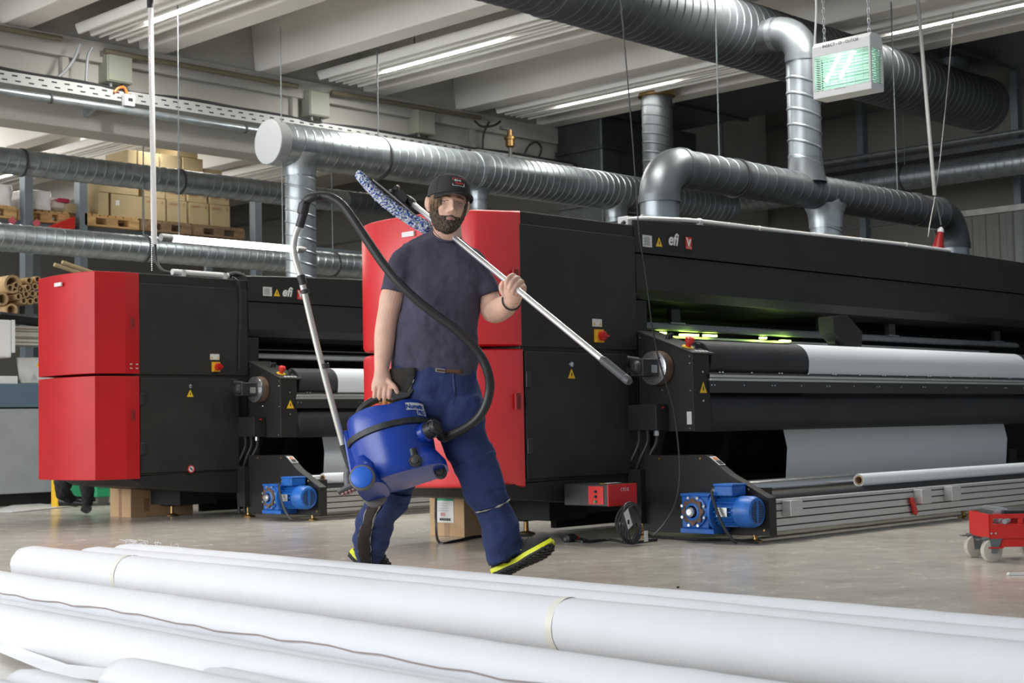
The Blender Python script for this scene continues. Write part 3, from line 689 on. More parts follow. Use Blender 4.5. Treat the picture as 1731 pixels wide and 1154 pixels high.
    MB().prism(S([(7.19, 5.376, .954), (7.19, 5.40, .972), (7.19, 5.46, .972), (7.19, 5.46, .90), (7.19, 5.40, .90)]), (XL-7.19, 0, 0)).link('top_strip', M_dark, fr, smooth=0)
    mb = MB(); x = 7.215; k_ = 0
    while x < 12:
        for xx in ((x,) if k_ % 2 else (x-.015, x+.015)):
            mb.lathe((xx+dx, 5.375+dy, .892), NY, [(.006, 0), (.005, .004)], 8); mb.lathe((xx+.1+dx, 5.385+dy, .967), ZA, [(.006, 0), (.005, .006)], 8)
        x += .31; k_ += 1
    mb.link('screws', M_steel, fr)
    # operator console
    prof = [(5.80, 1.222), (5.39, 1.073), (5.388, .621), (5.80, .626)]
    con = MB().prism(S([(7.044, y, z) for y, z in prof]), (.16, 0, 0)).link('console', M_dark, t, smooth=0, bevel=.004)
    nrm = Vector((0, -.149, .41)).normalized(); ey = Vector((0, .41, .149)).normalized()
    MB().obox(Vector((7.145+dx, 5.595+dy, 1.147)) + nrm*.006, XA*.108, ey*.222, nrm*.006).link('control_panel', M_dark2, con, smooth=0, bevel=.003)
    def cp(x, s_): return Vector((7.044+dx+x, 5.39+dy, 1.073)) + ey*s_ + nrm*.012
    MB().lathe(cp(.075, .10), nrm, [(.036, 0), (.034, .006)], 24).link('stop_button_ring', M_yel, con)
    MB().lathe(cp(.075, .10), nrm, [(.016, .006), (.018, .03), (.027, .032), (.027, .056), (.020, .062)], 24).link('stop_button', M_red2, con)
    for x, s_ in ((.15, .09), (.10, .28), (.15, .30)): MB().lathe(cp(x, s_), nrm, [(.014, 0), (.012, .03)], 14).link('knob', M_blk, con)
    mb = MB()
    for i in range(4): mb.obox(cp(.06+i*.032, .022), XA*.009, ey*.009, nrm*.003)
    mb.link('button_row', M_white, con, smooth=0)
    c = Vector((7.135+dx, 5.387+dy, .875)); hazard('warning_triangle', c, XA, ZA, NY, .07, con)
    if front: plate('serial_label', Vector((7.045, 5.425, .70)), -YA, ZA, NX, .035, .075, M_white, con)
    mb = MB()
    for (x, y, z) in ((7.043, 5.41, 1.02), (7.043, 5.41, .86), (7.043, 5.42, .64), (7.043, 5.62, .87), (7.043, 5.78, 1.19), (7.043, 5.41, 1.06)): mb.lathe((x+dx, y+dy, z), NX, [(.006, 0), (.005, .003)], 8)
    for z in (.97, .80): mb.lathe((7.135+dx, 5.387+dy, z), NY, [(.007, 0), (.005, .003)], 8)
    mb.link('screws', M_steel, con)
    # servo motor on the console side
    cs = Vector((7.04+dx, 5.63+dy, 1.0))
    fl = MB().lathe(cs, NX, [(.102, 0), (.102, .035), (.095, .05)], 36).link('servo_motor', M_rust, t)
    mb = MB(); mb.lathe(cs + NX*.05, NX, [(.100, 0), (.100, .02), (.05, .03)], 36); mb.m = 1
    for i in range(8): mb.lathe(cs + NX*.07 + YA*.08*math.cos(i*PI/4) + ZA*.08*math.sin(i*PI/4), NX, [(.006, 0), (.005, .004)], 8)
    mb.link('flange', [M_steel, M_blk], fl)
    mb = MB(); mb.obox(cs + NX*.15, NX*.07, YA*.05, ZA*.052); mb.lathe(cs + NX*.22, NX, [(.045, 0), (.04, .01), (.02, .03)], 20); mb.link('motor_body', M_blk, fl, smooth=20, bevel=.006)
    for z in (.045, -.02): MB().cyl(cs + NX*.14 + YA*.05 + ZA*z, cs + NX*.20 + YA*.09 + ZA*(z+.01), .02, n=12).link('connector', M_blk, fl)
    plate('rating_plate', cs + NX*.12 + NY*.051 - ZA*.008, XA, ZA, NY, .05, .045, M_alu, fl, lines=4)
    # junction box below the servo
    jb = B(6.93, 7.04, 5.58, 5.80, .632, .785).link('junction_box', M_dark, t, smooth=0, bevel=.004)
    plate('red_label', Vector((6.99+dx, 5.578+dy, .765)), XA, ZA, NY, .022, .010, M_red2, jb)
    for i in range(3):
        y = 5.64 + .05*i; x = 7.0 - .02*i
        MB().tube(catmull([Vector((x+dx, y+dy, .64)), Vector((x+.01+dx, y+.01+dy, .56)), Vector((x-.01+dx, y+.06+dy, .45)), Vector((x+dx, y+.12+dy, .2+.1*i)), Vector((x+.03+dx, y+.13+dy, .03))], 5), .011, 8).link('cable', M_blk, jb)
    MB().cyl(Vector((7.0+dx, 5.64+dy, .60)), Vector((7.0+dx, 5.64+dy, .63)), .017, n=12).link('cable_gland', M_steel, jb)
    # legs
    for (x, y) in ((6.80, 6.53), (7.0, 5.76), (9.6, 5.9), (12.0, 5.9)):
        lg = B(x-.07, x+.07, y-.05, y+.05, .085, .4).link('leg', M_dark, t, smooth=0)
        MB().lathe((x+dx, y+dy, 0), ZA, [(.055, 0), (.05, .012), (.016, .022), (.014, .09)], 20).link('levelling_foot', M_brass, lg)
    B(6.66, 7.0, 6.2, 6.62, .10, .34).link('base_frame', M_black, t, smooth=0)
    B(7.05, XL, 6.3, 6.5, .12, .30).link('base_beam', M_black, t, smooth=0)
    for x in (7.5, 8.25, 10.9):
        MB().hexa(S([(x, 6.2, .15), (x+.08, 6.2, .15), (x+.08, 6.5, .15), (x, 6.5, .15), (x+.35, 6.2, .9), (x+.43, 6.2, .9), (x+.43, 6.5, .9), (x+.35, 6.5, .9)])).link('strut', M_blkm, t, smooth=0)
    # feeder at the bottom: side plate, beam, gearmotor
    fd = MB().prism(S([(6.975, y, z) for y, z in ((5.72, .486), (5.26, .485), (5.10, .375), (4.835, .248), (4.835, .040), (5.74, .034))]), (.07, 0, 0)).link('feeder_side_plate', M_dark, t, smooth=0, bevel=.003)
    a_, b_ = Vector((7.01+dx, 5.245+dy, .475)), Vector((7.01+dx, 5.17+dy, .423)); ey2 = (b_-a_).normalized(); n2 = ey2.cross(XA); n2 = n2 if n2.z > 0 else -n2
    plate('warning_sticker', (a_+b_)/2 + n2*.003, XA, ey2, n2, .06, .085, M_white, fd); plate('orange_stripe', a_.lerp(b_, .3) + n2*.006, XA, ey2, n2, .03, .02, mat('sticker_orange', (.8, .2, .02), .5), fd)
    plate('black_field', a_.lerp(b_, .7) + n2*.006, XA, ey2, n2, .04, .035, M_print, fd)
    mb = MB()
    for y, z in ((5.02, .315), (4.97, .29), (5.6, .465), (5.3, .465), (4.87, .07)): mb.lathe((6.974+dx, y+dy, z), NX, [(.008, 0), (.006, .004)], 8)
    mb.link('screws', M_brass, fd)
    mb = MB(); mb.prism(S([(7.045, 4.85, .060), (7.045, 4.85, .232), (7.045, 4.93, .232), (7.045, 4.93, .060)]), (XL-7.045, 0, 0))
    be = mb.link('feeder_beam', M_alu, t, smooth=0)
    mb = MB()
    for z in (.087, .130, .172, .212): mb.box(7.045+dx, XL+dx, 4.8485+dy, 4.8505+dy, z-.0035, z+.0035)
    mb.link('beam_grooves', M_blkm, be, smooth=0)
    for px0, px1, py0, py1 in (((1329, 1363, 846, 869), (1551, 1586, 827, 848), (1602, 1636, 822, 843)) if front else ()):
        q0, q1 = onY(px0, py0, 4.82), onY(px1, py1, 4.82)
        MB().box(q0.x, q0.x+.12, 4.79, 4.85, q1.z, q0.z).link('clamp_block', M_alu, be, smooth=0, bevel=.003)
    if front:
        q = onY(1328, 866, 4.84); MB().lathe(q, NY, [(.011, 0), (.009, .02)], 12).link('orange_cap', mat('orange_plastic', ()), be)
        q = onY(1545, 855, 4.83); mb = MB(); mb.prism([q + XA*x + ZA*z for x, z in ((-.03, .05), (.0, .055), (.028, .0), (.05, -.04), (.03, -.06), (.0, -.05), (-.01, 0), (-.03, .02))], (0, .012, 0)); mb.link('red_ribbon', M_red2, be, smooth=0)
    MB().cyl((7.04+dx, 4.97+dy, .215), (XL+dx, 4.97+dy, .215), .05, n=24).link('black_shaft', M_rubber, t)
    MB().cyl((7.04+dx, 5.14+dy, .285), (XL+dx, 5.14+dy, .285), .048, n=28).link('steel_shaft', M_steel, t)
    B(7.05, 7.1, 4.9, 5.3, .1, .30).link('shaft_support', M_dark, t, smooth=0)
    for x in (7.0, 9.4, 12.2):
        MB().lathe((x+dx, 4.95+dy, 0), ZA, [(.042, 0), (.038, .010), (.014, .016), (.012, .03), (.018, .033), (.018, .045), (.010, .06)], 20).link('levelling_foot', M_brass, t)
    # gear motor
    gx = 6.90
    gm = MB(); gm.box(gx-.075+dx, gx+.07+dx, 5.14+dy, 5.33+dy, .075, .26); gm = gm.link('gear_motor', M_blue, t, smooth=0, bevel=.010)
    B(gx-.085, gx+.07, 5.10, 5.335, .05, .078).link('gearbox_foot', M_blue, gm, smooth=0, bevel=.004)
    B(gx-.08, gx+.07, 5.13, 5.335, .258, .272).link('gearbox_top', M_blue, gm, smooth=0, bevel=.004)
    cg = Vector((gx-.075+dx, 5.235+dy, .172))
    MB().lathe(cg, NX, [(.088, 0), (.088, .010), (.08, .012)], 32).link('gear_ring', M_blue, gm)
    star = [cg + NX*.012 + YA*(.070+.008*math.cos(8*a))*math.cos(a) + ZA*(.070+.008*math.cos(8*a))*math.sin(a) for a in [2*PI*i/64 for i in range(64)]]
    MB().prism(star, NX*.012).link('rusty_flange', M_rust, gm, smooth=0)
    MB().lathe(cg + NX*.024, NX, [(.05, 0), (.044, .004), (.036, .005), (.034, .0)], 28).link('seal_ring', M_blue, gm)
    MB().lathe(cg + NX*.02, NX, [(.027, 0), (.027, .028), (.018, .036)], 20).link('shaft_end', M_steel, gm)
    mb = MB()
    for i in range(8): a = PI/8 + i*PI/4; mb.lathe(cg + NX*.010 + YA*.083*math.cos(a) + ZA*.083*math.sin(a), NX, [(.010, 0), (.009, .01)], 6)
    mb.link('flange_bolts', M_steel, gm)
    cm = Vector((gx-.01+dx, 5.13+dy, .175))
    MB().lathe(cm, NY, [(.075, 0), (.112, .012), (.112, .030), (.09, .035)], 32).link('motor_flange', M_blue, gm)
    mb = MB(); mb.lathe(cm + NY*.035, NY, [(.070, 0), (.070, .13)], 28)
    for i in range(20):
        a = 2*PI*i/20; d = XA*math.cos(a) + ZA*math.sin(a); s_ = NY.cross(d)
        mb.obox(cm + NY*.10 + d*.076, NY*.062, s_*.0022, d*.011)
    mb.link('finned_body', M_blue, gm, smooth=20)
    MB().lathe(cm + NY*.165, NY, [(.083, 0), (.088, .006), (.088, .085), (.078, .108), (.070, .112)], 36).link('fan_cover', M_blue, gm, smooth=35)
    mb = MB(); q = cm + NY*.2775
    for i in range(-6, 7):
        z = i*.0092; hw = math.sqrt(max(.06**2 - z*z, 0))
        for s_ in (-1, 1): mb.obox(q + ZA*z + XA*s_*(hw*.55+.004), XA*hw*.42, ZA*.0024, YA*.001)
    mb.link('fan_slots', M_blkm, gm, smooth=0)
    MB().box(cm.x-.07, cm.x+.06, cm.y-.16, cm.y-.035, .262, .318).link('terminal_box', M_blue, gm, smooth=0, bevel=.006)
    MB().box(cm.x-.075, cm.x+.065, cm.y-.165, cm.y-.03, .316, .330).link('terminal_box_lid', M_blue, gm, smooth=0, bevel=.006)
    plate('motor_rating_plate', cm + NY*.10 + NX*.090 + ZA*.0, -YA, ZA, NX, .07, .05, M_alu, gm, lines=5)
    MB().lathe((cm.x-.04, cm.y-.03, .292), YA, [(.014, 0), (.014, .02), (.010, .03)], 12).link('cable_gland', M_steel, gm)
    MB().tube(catmull([Vector((cm.x-.09, cm.y-.035, .285)), Vector((cm.x-.11, cm.y-.06, .24)), Vector((cm.x-.12, cm.y-.12, .12)), Vector((cm.x-.11, cm.y-.18, .03)), Vector((cm.x-.09, cm.y-.20, .012))], 6), .009, 8).link('motor_cable', M_blk, gm)
    return t
TL = (.07, 4.05)
printer(0, 0, 'large black and red wide-format printer right behind the man, running out of the frame', True)
printer(TL[0], TL[1], 'black and red wide-format printer further back on the left, beside the cartons and shelving', False)
# print media: web over the rollers
def media(dx, dy, x0, x1, lab):
    pr = [(6.5, 1.145), (5.95, 1.16), (5.515, 1.1675)]
    for i in range(1, 10): a = PI/2 + PI/2*i/9; pr.append((5.515 + .1225*math.cos(a)*1.0, 1.045 + .1225*math.sin(a)))
    pr = [(y, z) for y, z in pr]
    pr += [(5.40, .98), (5.43, .86)]
    pr += [(5.60, .84), (5.635, .74)]
    pr += [(5.58, .50), (5.60, .28), (5.62, .26)]
    off = .0015; rows = []
    for x in (x0, x0+.004, x1-.004, x1): rows.append([Vector((x+dx, y+dy, z)) for y, z in pr])
    mb = MB(); n = len(pr); vs = [p for r in rows for p in r]
    mb.add(vs, [(k*n+i, k*n+i+1, (k+1)*n+i+1, (k+1)*n+i) for k in range(3) for i in range(n-1)])
    o = mb.link('print_media', M_texp, None, smooth=40); tag(o, lab, 'fabric')
    s = o.modifiers.new('thickness', 'SOLIDIFY'); s.thickness = .0015; s.offset = 1
media(0, 0, 8.27, 11.35, 'white print cloth stretched over the rollers of the front printer')
media(TL[0], TL[1], 7.62, 11.35, 'white print cloth stretched over the rollers of the rear printer')
def media_roll(dx, dy, x0, x1, y, z, r, lab):
    t = thing('media_roll', (x0+dx, y+dy, z-r), lab, 'roll of material')
    mb = MB(); mb.lathe((x0+dx, y+dy, z), XA, [(r*.70, .004), (r*.95, 0), (r, .006), (r, x1-x0), (r*.7, x1-x0)], 40, caps=False); mb.link('film', M_texp, t, smooth=35)
    mb = MB(); mb.lathe((x0+dx, y+dy, z), XA, [(r*.56, .3), (r*.56, 0), (r*.72, 0), (r*.72, .02)], 32, caps=False); mb.link('cardboard_core', M_card, t, smooth=35)
    MB().cyl((x0+.06+dx, y+dy, z), (x1+dx, y+dy, z), r*.5, n=20).link('core_shaft', M_black, t)
q0, q1 = onY(1451, 801, 4.98), onY(1451, 822, 4.98)
media_roll(0, 0, q0.x, 12.9, 4.98, (q0.z+q1.z)/2, (q0.z-q1.z)/2*1.05, 'white roll of film on a cardboard core lying on the front feeder')
media_roll(TL[0], TL[1], 7.12, 12.9, 4.98, .305, .042, 'white roll of film on a cardboard core lying on the rear feeder')
# red ioniser supply box at the corner of the front machine
q = onY(1029, 856, 5.45); x0, x1 = q.x, onY(1077, 848, 5.45).x; z0 = q.z; z1 = onY(1029, 819, 5.45).z
t = thing('control_box', ((x0+x1)/2, 5.6, z0), 'small red and black electric box hanging under the corner of the front printer', 'electric box')
MB().box(x0, x1, 5.455, 5.78, z0, z1).link('housing', M_blk, t, smooth=0, bevel=.004)
MB().box(x0-.001, x1+.001, 5.45, 5.458, z0, z1).link('red_front', M_red2, t, smooth=0, bevel=.002)
plate('red_side_panel', Vector((x0-.001, 5.54, (z0+z1)/2)), -YA, ZA, -XA, .11, z1-z0-.02, M_red2, t)
for i, m_ in enumerate((M_green, M_blk, M_blk)):
    MB().lathe((x0-.003, 5.54, z0+.025+.028*i), -XA, [(.009, 0), (.007, .012)], 12).link('knob', m_, t)
text_mesh('lettering', 'CTS III', .026, M_text, t, (x0+.10, 5.449, z1-.040), XA, ZA, thick=.001)
hazard('warning_triangle', (x0+.07, 5.55, z1+.001), XA, YA, ZA, .05, t)
plate('white_label', (x0+.17, 5.56, z1+.001), XA, YA, ZA, .09, .04, M_white, t)
# cable coil with tag, and floor cables
q = onZ(1071, 912, 0); yq = 5.35
c = onY(1070, 885, yq)
t = thing('cable_coil', (c.x, yq, 0), 'coil of black cable with a paper tag at the foot of the front feeder', 'cable')
mb = MB()
for k in range(6):
    rx, rz = .062+.006*k, .10+.006*(k % 3)
    mb.tube([Vector((c.x + rx*math.cos(a) + .004*k, yq + .012*math.sin(3*a+k) + .010*k, .012+.115 + rz*math.sin(a))) for a in [2*PI*i/36 for i in range(37)]], .0065, 6)
mb.link('coil', M_blk, t)
mb = MB(); a = onY(1062, 877, yq-.03); mb.obox(a, (XA*.8+ZA*.5)*.022, (ZA*.9-XA*.35)*.05, YA*.0008); tg = mb.link('paper_tag', M_white, t, smooth=0)
MB().obox(a - ZA*.016 - YA*.0015, XA*.008, ZA*.012, YA*.0004).link('tag_print', M_print, tg, smooth=0)
MB().obox(onY(1092, 906, yq-.04), XA*.016, ZA*.03, YA*.001).link('white_tag', M_white, t, smooth=0)
for pts, lab in (([(950, 911), (990, 915), (1030, 912), (1065, 917), (1110, 912)], 'black cable with a plug lying on the floor left of the cable coil'),
                 ([(1095, 906), (1130, 909), (1180, 912), (1235, 912), (1280, 917)], 'black cable lying on the floor below the blue gear motor of the front printer'),
                 ([(1010, 880), (1016, 876), (1030, 874), (1040, 866)], 'short cable loop under the red box'),
                 ([(737, 836), (736, 880), (742, 916), (770, 914), (812, 906), (900, 904)], 'thin black cable in front of the taped carton')):
    P = [onZ(a_, b_, .008) for a_, b_ in pts]
    if 'carton' in lab: P = [onX(737, 836, 6.36), onX(737, 880, 6.33)] + [onZ(a_, b_, .008) for a_, b_ in pts[2:]]
    if 'red box' in lab: P = [Vector((x0+.05, 5.7, .012)), Vector((x0+.15, 5.75, .012)), Vector((x0+.25, 5.9, .012)), Vector((x0+.3, 6.1, .012))]
    tag(MB().tube(catmull(P, 6), .008, 8).link('cable', M_blk), lab, 'cable')
q = onZ(965, 910, .02); t = thing('floor_plug', q, 'black cable plug with a red ring on the floor left of the cable coil', 'plug')
MB().lathe(q - XA*.05, XA, [(.010, 0), (.026, .01), (.028, .07), (.014, .09)], 14).link('plug_body', M_blk, t); MB().lathe(q + XA*.035, XA, [(.018, 0), (.018, .015)], 14).link('red_ring', M_red2, t)
# ------------------------------------------------------------------ cartons under the printers
def carton(x0, x1, y0, y1, z1, lab, m=None, label=False, grp=None, z0=0., tape=True):
    m = m or M_card
    t = thing('carton', ((x0+x1)/2, (y0+y1)/2, z0), lab, 'cardboard box', grp)
    MB().box(x0, x1, y0, y1, z0, z1).link('box', m, t, smooth=0, bevel=.004)
    if tape:
        yc = (y0+y1)/2; mb = MB(); w_ = .022
        mb.box(x0-.0012, x1+.0012, yc-w_, yc+w_, z0+.002, z1+.0012); mb.link('tape', M_tape, t, smooth=0)
    return t
a, b = onZ(727, 904, 0), onZ(785, 909, 0); XF = 6.42
ya, yb = onX(785, 905, XF).y, onX(727, 904, XF).y
zt_ = onX(727, 834, XF).z
t = carton(XF, XF+.42, ya, yb, zt_, 'taped brown carton with a shipping label under the front printer, beside the walking leg')
yl0, yl1 = onX(767, 860, XF).y, onX(738, 860, XF).y; zl0, zl1 = onX(752, 883, XF).z, onX(752, 841, XF).z
c = Vector((XF-.0015, (yl0+yl1)/2, (zl0+zl1)/2)); hw, hh = (yl1-yl0), (zl1-zl0)
lb = plate('shipping_label', c, -YA, ZA, -XA, hw, hh, M_white, t, th=.001)
MB().obox(c + ZA*hh*.44 - XA*.0015, YA*hw*.5, ZA*hh*.06, XA*.0004).link('green_header', M_green, lb, smooth=0)
mb = MB()
for i in range(16): mb.obox(c - ZA*hh*.37 - XA*.0015 + YA*(-.33+.042*i)*hw, YA*hw*(.008+.008*(i*7 % 3)), ZA*hh*.05, XA*.0004)
for z in (.28, .18, .08, -.02): mb.obox(c + ZA*hh*z - XA*.0015 + YA*hw*.1, YA*hw*.3, ZA*.0006, XA*.0004)
mb.link('bar_code', M_print, lb, smooth=0)
text_mesh('stamp_lettering', '800', hh*.2, mat('red_print', (.7, .1, .08), .6), lb, c - XA*.0012 - ZA*hh*.24 + YA*hw*.25, -YA, ZA)
XF = 6.56
ya, yb = onX(221, 874, XF).y, onX(186, 873, XF).y
t = carton(XF, 7.15, ya, yb, .30, 'plain brown taped carton standing under the rear printer')
MB().box(XF+.12, XF+.17, ya-.0012, ya, .04, .15).link('handling_mark', M_tape, t, smooth=0)

# ------------------------------------------------------------------ pallet rack with cartons in the rear bay
YR = 15.4
t = thing('pallet_rack', onY(250, 395, YR), 'blue-grey steel pallet rack in the rear bay behind the two round ducts', 'rack')
for px in (40, 132, 427):
    x = onY(px, 330, YR).x
    mb = MB(); mb.box(x-.05, x+.05, YR-.12, YR-.04, 0, 3.55 if px < 200 else 3.55); mb.box(x-.05, x-.03, YR-.04, YR, 0, 3.55); mb.link('post', M_rack, t, smooth=0, bevel=.003)
    MB().box(x-.05, x+.05, YR+.95, YR+1.0, 0, 3.55).link('rear_post', M_rack, t, smooth=0)
xa, xb = onY(40, 330, YR).x, onY(427, 330, YR).x
zb_ = onY(250, 401, YR).z
for z in (zb_, 1.95, 1.2): MB().box(xa-3, xb+2.2, YR-.03, YR+.03, z-.06, z+.06).link('beam', M_rack, t, smooth=0); MB().box(xa-3, xb+2.2, YR+.9, YR+.95, z-.06, z+.06).link('rear_beam', M_rack, t, smooth=0)
for z in (1.95, 1.2): MB().box(xa-3, xb+2.2, YR+.02, YR+.9, z+.04, z+.06).link('shelf_board', M_wood2, t, smooth=0)
zs = zb_+.06
def pallet(x0, x1, y0, y1, z, m, lab):
    t = thing('pallet', ((x0+x1)/2, (y0+y1)/2, z), lab, 'pallet', 'pallets on the rack')
    mb = MB(); n = 7
    for i in range(n): a = x0 + (x1-x0)*i/n; mb.box(a, a+(x1-x0)/n*.8, y0, y1, z+.115, z+.135)
    mb.link('top_boards', m, t, smooth=0)
    for y in (y0, (y0+y1)/2-.05, y1-.1):
        for z_ in (z, z+.095): MB().box(x0, x1, y, y+.1, z_, z_+.02).link('stringer_board', m, t, smooth=0)
    for x in (x0, (x0+x1)/2-.07, x1-.14):
        for y in (y0, (y0+y1)/2-.05, y1-.1): MB().box(x, x+.14, y, y+.1, z+.02, z+.095).link('block', m, t, smooth=0)
X = lambda px: onY(px, 385, YR-.1).x
pallet(X(-60), X(27), YR-.12, YR+.85, zs, M_wood, 'light wooden pallet under the wrapped goods at the far left')
pallet(X(42), X(122), YR-.05, YR+.85, zs, M_wood, 'light wooden pallet tilted into view between the two rack posts')
pallet(X(142), X(234), YR-.12, YR+.85, zs, M_wood, 'light wooden pallet right of the second rack post')
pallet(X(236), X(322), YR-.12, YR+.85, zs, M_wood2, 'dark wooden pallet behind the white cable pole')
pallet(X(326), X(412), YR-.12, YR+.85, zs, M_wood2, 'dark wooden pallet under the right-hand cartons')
zp = zs+.135
P_ = lambda px, py: onY(px, py, YR-.08)
boxes = [(166, 185, 1, 'narrow end carton standing at the left edge of the stack, lowest layer'), (188, 242, 1, 'lowest carton with a white sticker left of the cable pole'), (244, 281, 1, 'lowest carton just right of the cable pole'),
         (283, 317, 1, 'lowest carton in the middle of the stack'), (320, 354, 1, 'lowest carton second from the stack\'s right end'), (356, 390, 1, 'lowest carton at the right end of the stack'),
         (170, 236, 2, 'second-layer carton at the left, partly behind the spiral duct'), (243, 281, 2, 'second-layer carton right of the cable pole'), (283, 317, 2, 'second-layer carton in the middle of the stack'),
         (319, 353, 2, 'second-layer carton second from the right end'), (356, 390, 2, 'second-layer carton at the right end'),
         (236, 273, 3, 'third-layer carton behind the cable pole, above the duct'), (274, 309, 3, 'third-layer carton above the duct, in the middle'), (311, 346, 3, 'third-layer carton above the duct, right of the middle'),
         (348, 380, 2.62, 'lower carton above the duct at the right end'), (303, 339, 4, 'topmost carton, tucked under the concrete beam'), (217, 234, 3, 'third-layer carton left of the cable pole')]
z_of = {}
hz = P_(300, 308).z - P_(300, 346).z
for (a, b, ly, lab) in boxes:
    x0, x1 = P_(a, 350).x, P_(b, 350).x
    z0 = zp + hz*(ly-1)
    t = thing('carton', ((x0+x1)/2, YR+.1, z0), lab + ', on the rack', 'cardboard box', 'cartons stacked on the rear rack')
    dy_ = .0 if ly == 1 else random.uniform(0, .05)
    MB().box(x0, x1-.01, YR-.08+dy_, YR+.42, z0, z0+hz-.006).link('box', M_cardd, t, smooth=0, bevel=.006)
    if ly in (1, 2) and a > 240:
        mb = MB(); zz = z0 + hz*(.80 if ly == 1 else .3); w_ = x1-x0
        mb.box(x0+w_*.1, x0+w_*.5, YR-.0815+dy_, YR-.08+dy_, zz-.012, zz+.012); mb.link('printed_line', M_tape, t, smooth=0)
        MB().box(x0+w_*.78, x0+w_*.86, YR-.0815+dy_, YR-.08+dy_, zz-.018, zz+.018).link('printed_symbol', M_tape, t, smooth=0)
    if a == 188: plate('white_sticker', Vector((x0+.08, YR-.082, z0+hz*.6)), XA, ZA, -YA, .05, .06, M_white, t)
# small carton and odds on the tilted pallet
x0, x1 = P_(142, 350).x, P_(155, 350).x
carton(x0-.2, x1, YR-.05, YR+.3, P_(150, 347).z, 'small carton right behind the second rack post', M_cardd, z0=zp, tape=False)
x0 = P_(96, 350).x; x1 = P_(119, 350).x
carton(x0+.12, x1, YR-.02, YR+.3, P_(110, 345).z, 'small open carton between the two rack posts', M_cardd, z0=zp, tape=False)
q = P_(108, 341); tag(MB().box(x0+.04, x1+.02, YR-.03, YR+.2, q.z, q.z+.05).link('parcel', mat('pink_foil', (.45, .03, .08), .3), smooth=0, bevel=.01), 'crimson foil parcel on top of the small open carton', 'parcel')
q = P_(84, 372); tag(MB().ball((q.x+.15, YR+.1, zp+.07), .20, .14, .085, 14).link('paper_bundle', mat('kraft_paper', (.60, .56, .47), .8), bevel=0), 'crumpled cream paper bundle on the tilted pallet', 'paper')
xr0, xr1 = P_(78, 390).x, P_(121, 390).x
t = MB().prism([(xr0, YR-.16, zb_+.00), (xr1, YR-.16, zb_+.14), (xr1, YR-.16, zb_-.0), (xr0+.1, YR-.16, zb_-.04)], (0, .1, 0)).link('red_crate', M_red2, smooth=0, bevel=.004)
tag(t, 'red plastic crate edge under the tilted pallet', 'crate')
# shrink-wrapped goods
def wrapped(x0, x1, z1, lab):
    n = 18; rs = []
    for k in range(15):
        z = zp + (z1-zp)*k/14; ring = []
        for i in range(36):
            a = 2*PI*i/36; c_, s_ = math.cos(a), math.sin(a)
            rx = (x1-x0)/2*(abs(c_)**.35)*(1 if c_ > 0 else -1); ry = .42*(abs(s_)**.35)*(1 if s_ > 0 else -1)
            f = 1 + .05*noise.noise(Vector((c_*3, s_*3, z*7))) - (.25 if k == 14 else 0)
            ring.append(Vector(((x0+x1)/2 + rx*f, YR+.35 + ry*f, z + .04*noise.noise(Vector((c_*2, s_*2, 5)))*(k/14))))
        rs.append(ring)
    tag(MB().rings(rs).link('wrapped_goods', mat('stretch_film', (.62, .61, .60), .22, c2=(.80, .80, .80), vscale=6, bump=.7, bscale=12, ramp=(.35, .6)), smooth=60), lab, 'wrapped pallet load')
wrapped(P_(-40, 340).x, P_(28, 340).x, P_(10, 308).z, 'stack of goods in clear stretch film left of the first rack post')
wrapped(P_(46, 340).x, P_(92, 340).x, P_(60, 318).z, 'stack of goods in clear stretch film right of the first rack post')
for px, py in ((21, 374), (62, 378)):
    q = onY(px, py-1, YR-.14); s = .05
    tag(MB().prism([q + XA*s, q + ZA*s, q - XA*s, q - ZA*s], YA*.003).link('hazard_label', mat('hazard_pink', (.65, .12, .16), .5), smooth=0), 'red diamond hazard label on the wrapped goods, %s of the first rack post' % ('left' if px < 40 else 'right'), 'label')
# cardboard tubes on the lower level
mt = mat('tube_cardboard', (.58, .40, .21), .8, var=.12, vscale=8); mti = mat('tube_inside', (.20, .13, .06), .9)
def ctube(px, py, r, L, lab, grp='cardboard tubes on the lower shelf'):
    c = onY(px, py, 14.95); mb = MB()
    mb.lathe(c, YA, [(r*.72, .15), (r*.72, 0), (r, 0), (r, L), (r*.7, L)], 16, caps=False); mb.m = 1; mb.lathe(c + YA*.1, YA, [(r*.7, 0), (r*.7, .01)], 16)
    tag(mb.link('cardboard_tube', [mt, mti], smooth=35), lab, 'cardboard tube', grp)
places = [(18, 486, 'end'), (28, 482, 'b'), (36, 489, 'c'), (45, 497, 'd'), (56, 496, 'e'), (32, 501, 'f'), (41, 508, 'g'), (52, 509, 'h'), (62, 507, 'i'), (48, 486, 'j'), (60, 484, 'k'), (66, 497, 'l'), (64, 472, 'm'), (50, 474, 'n')]
for i, (px, py, s_) in enumerate(places):
    c0 = onY(px, py, 14.95)
    lab_ = ['leftmost slim cardboard tube, second row of the bundle', 'second slim tube from the left, second row of the bundle', 'third slim tube in the second row, against the grey post', 'slim tube in the third row, right of the grey post', 'slim tube in the middle of the third row of the bundle',
            'leftmost slim tube of the fourth row, below the grey post side', 'second slim tube of the lowest row of the bundle', 'slim tube at the very bottom middle of the bundle', 'slim tube at the bottom right of the bundle beside the red cover', 'slim tube in the second row right of the grey post',
            'slim tube in the second row nearest the red cover', 'slim tube in the third row nearest the red cover', 'topmost right slim tube of the bundle beside the red cover', 'topmost slim tube of the bundle right of the grey post'][i]
    ctube(px, py, .036, 1.2, lab_)
ctube(22, 480, .10, 1.3, 'wide cardboard tube behind the bundle of slim tubes', None); ctube(4, 505, .07, 1.2, 'mid-size cardboard tube at the left edge of the photo', None); ctube(20, 524, .07, 1.2, 'mid-size cardboard tube lowest beside the grey post', None)
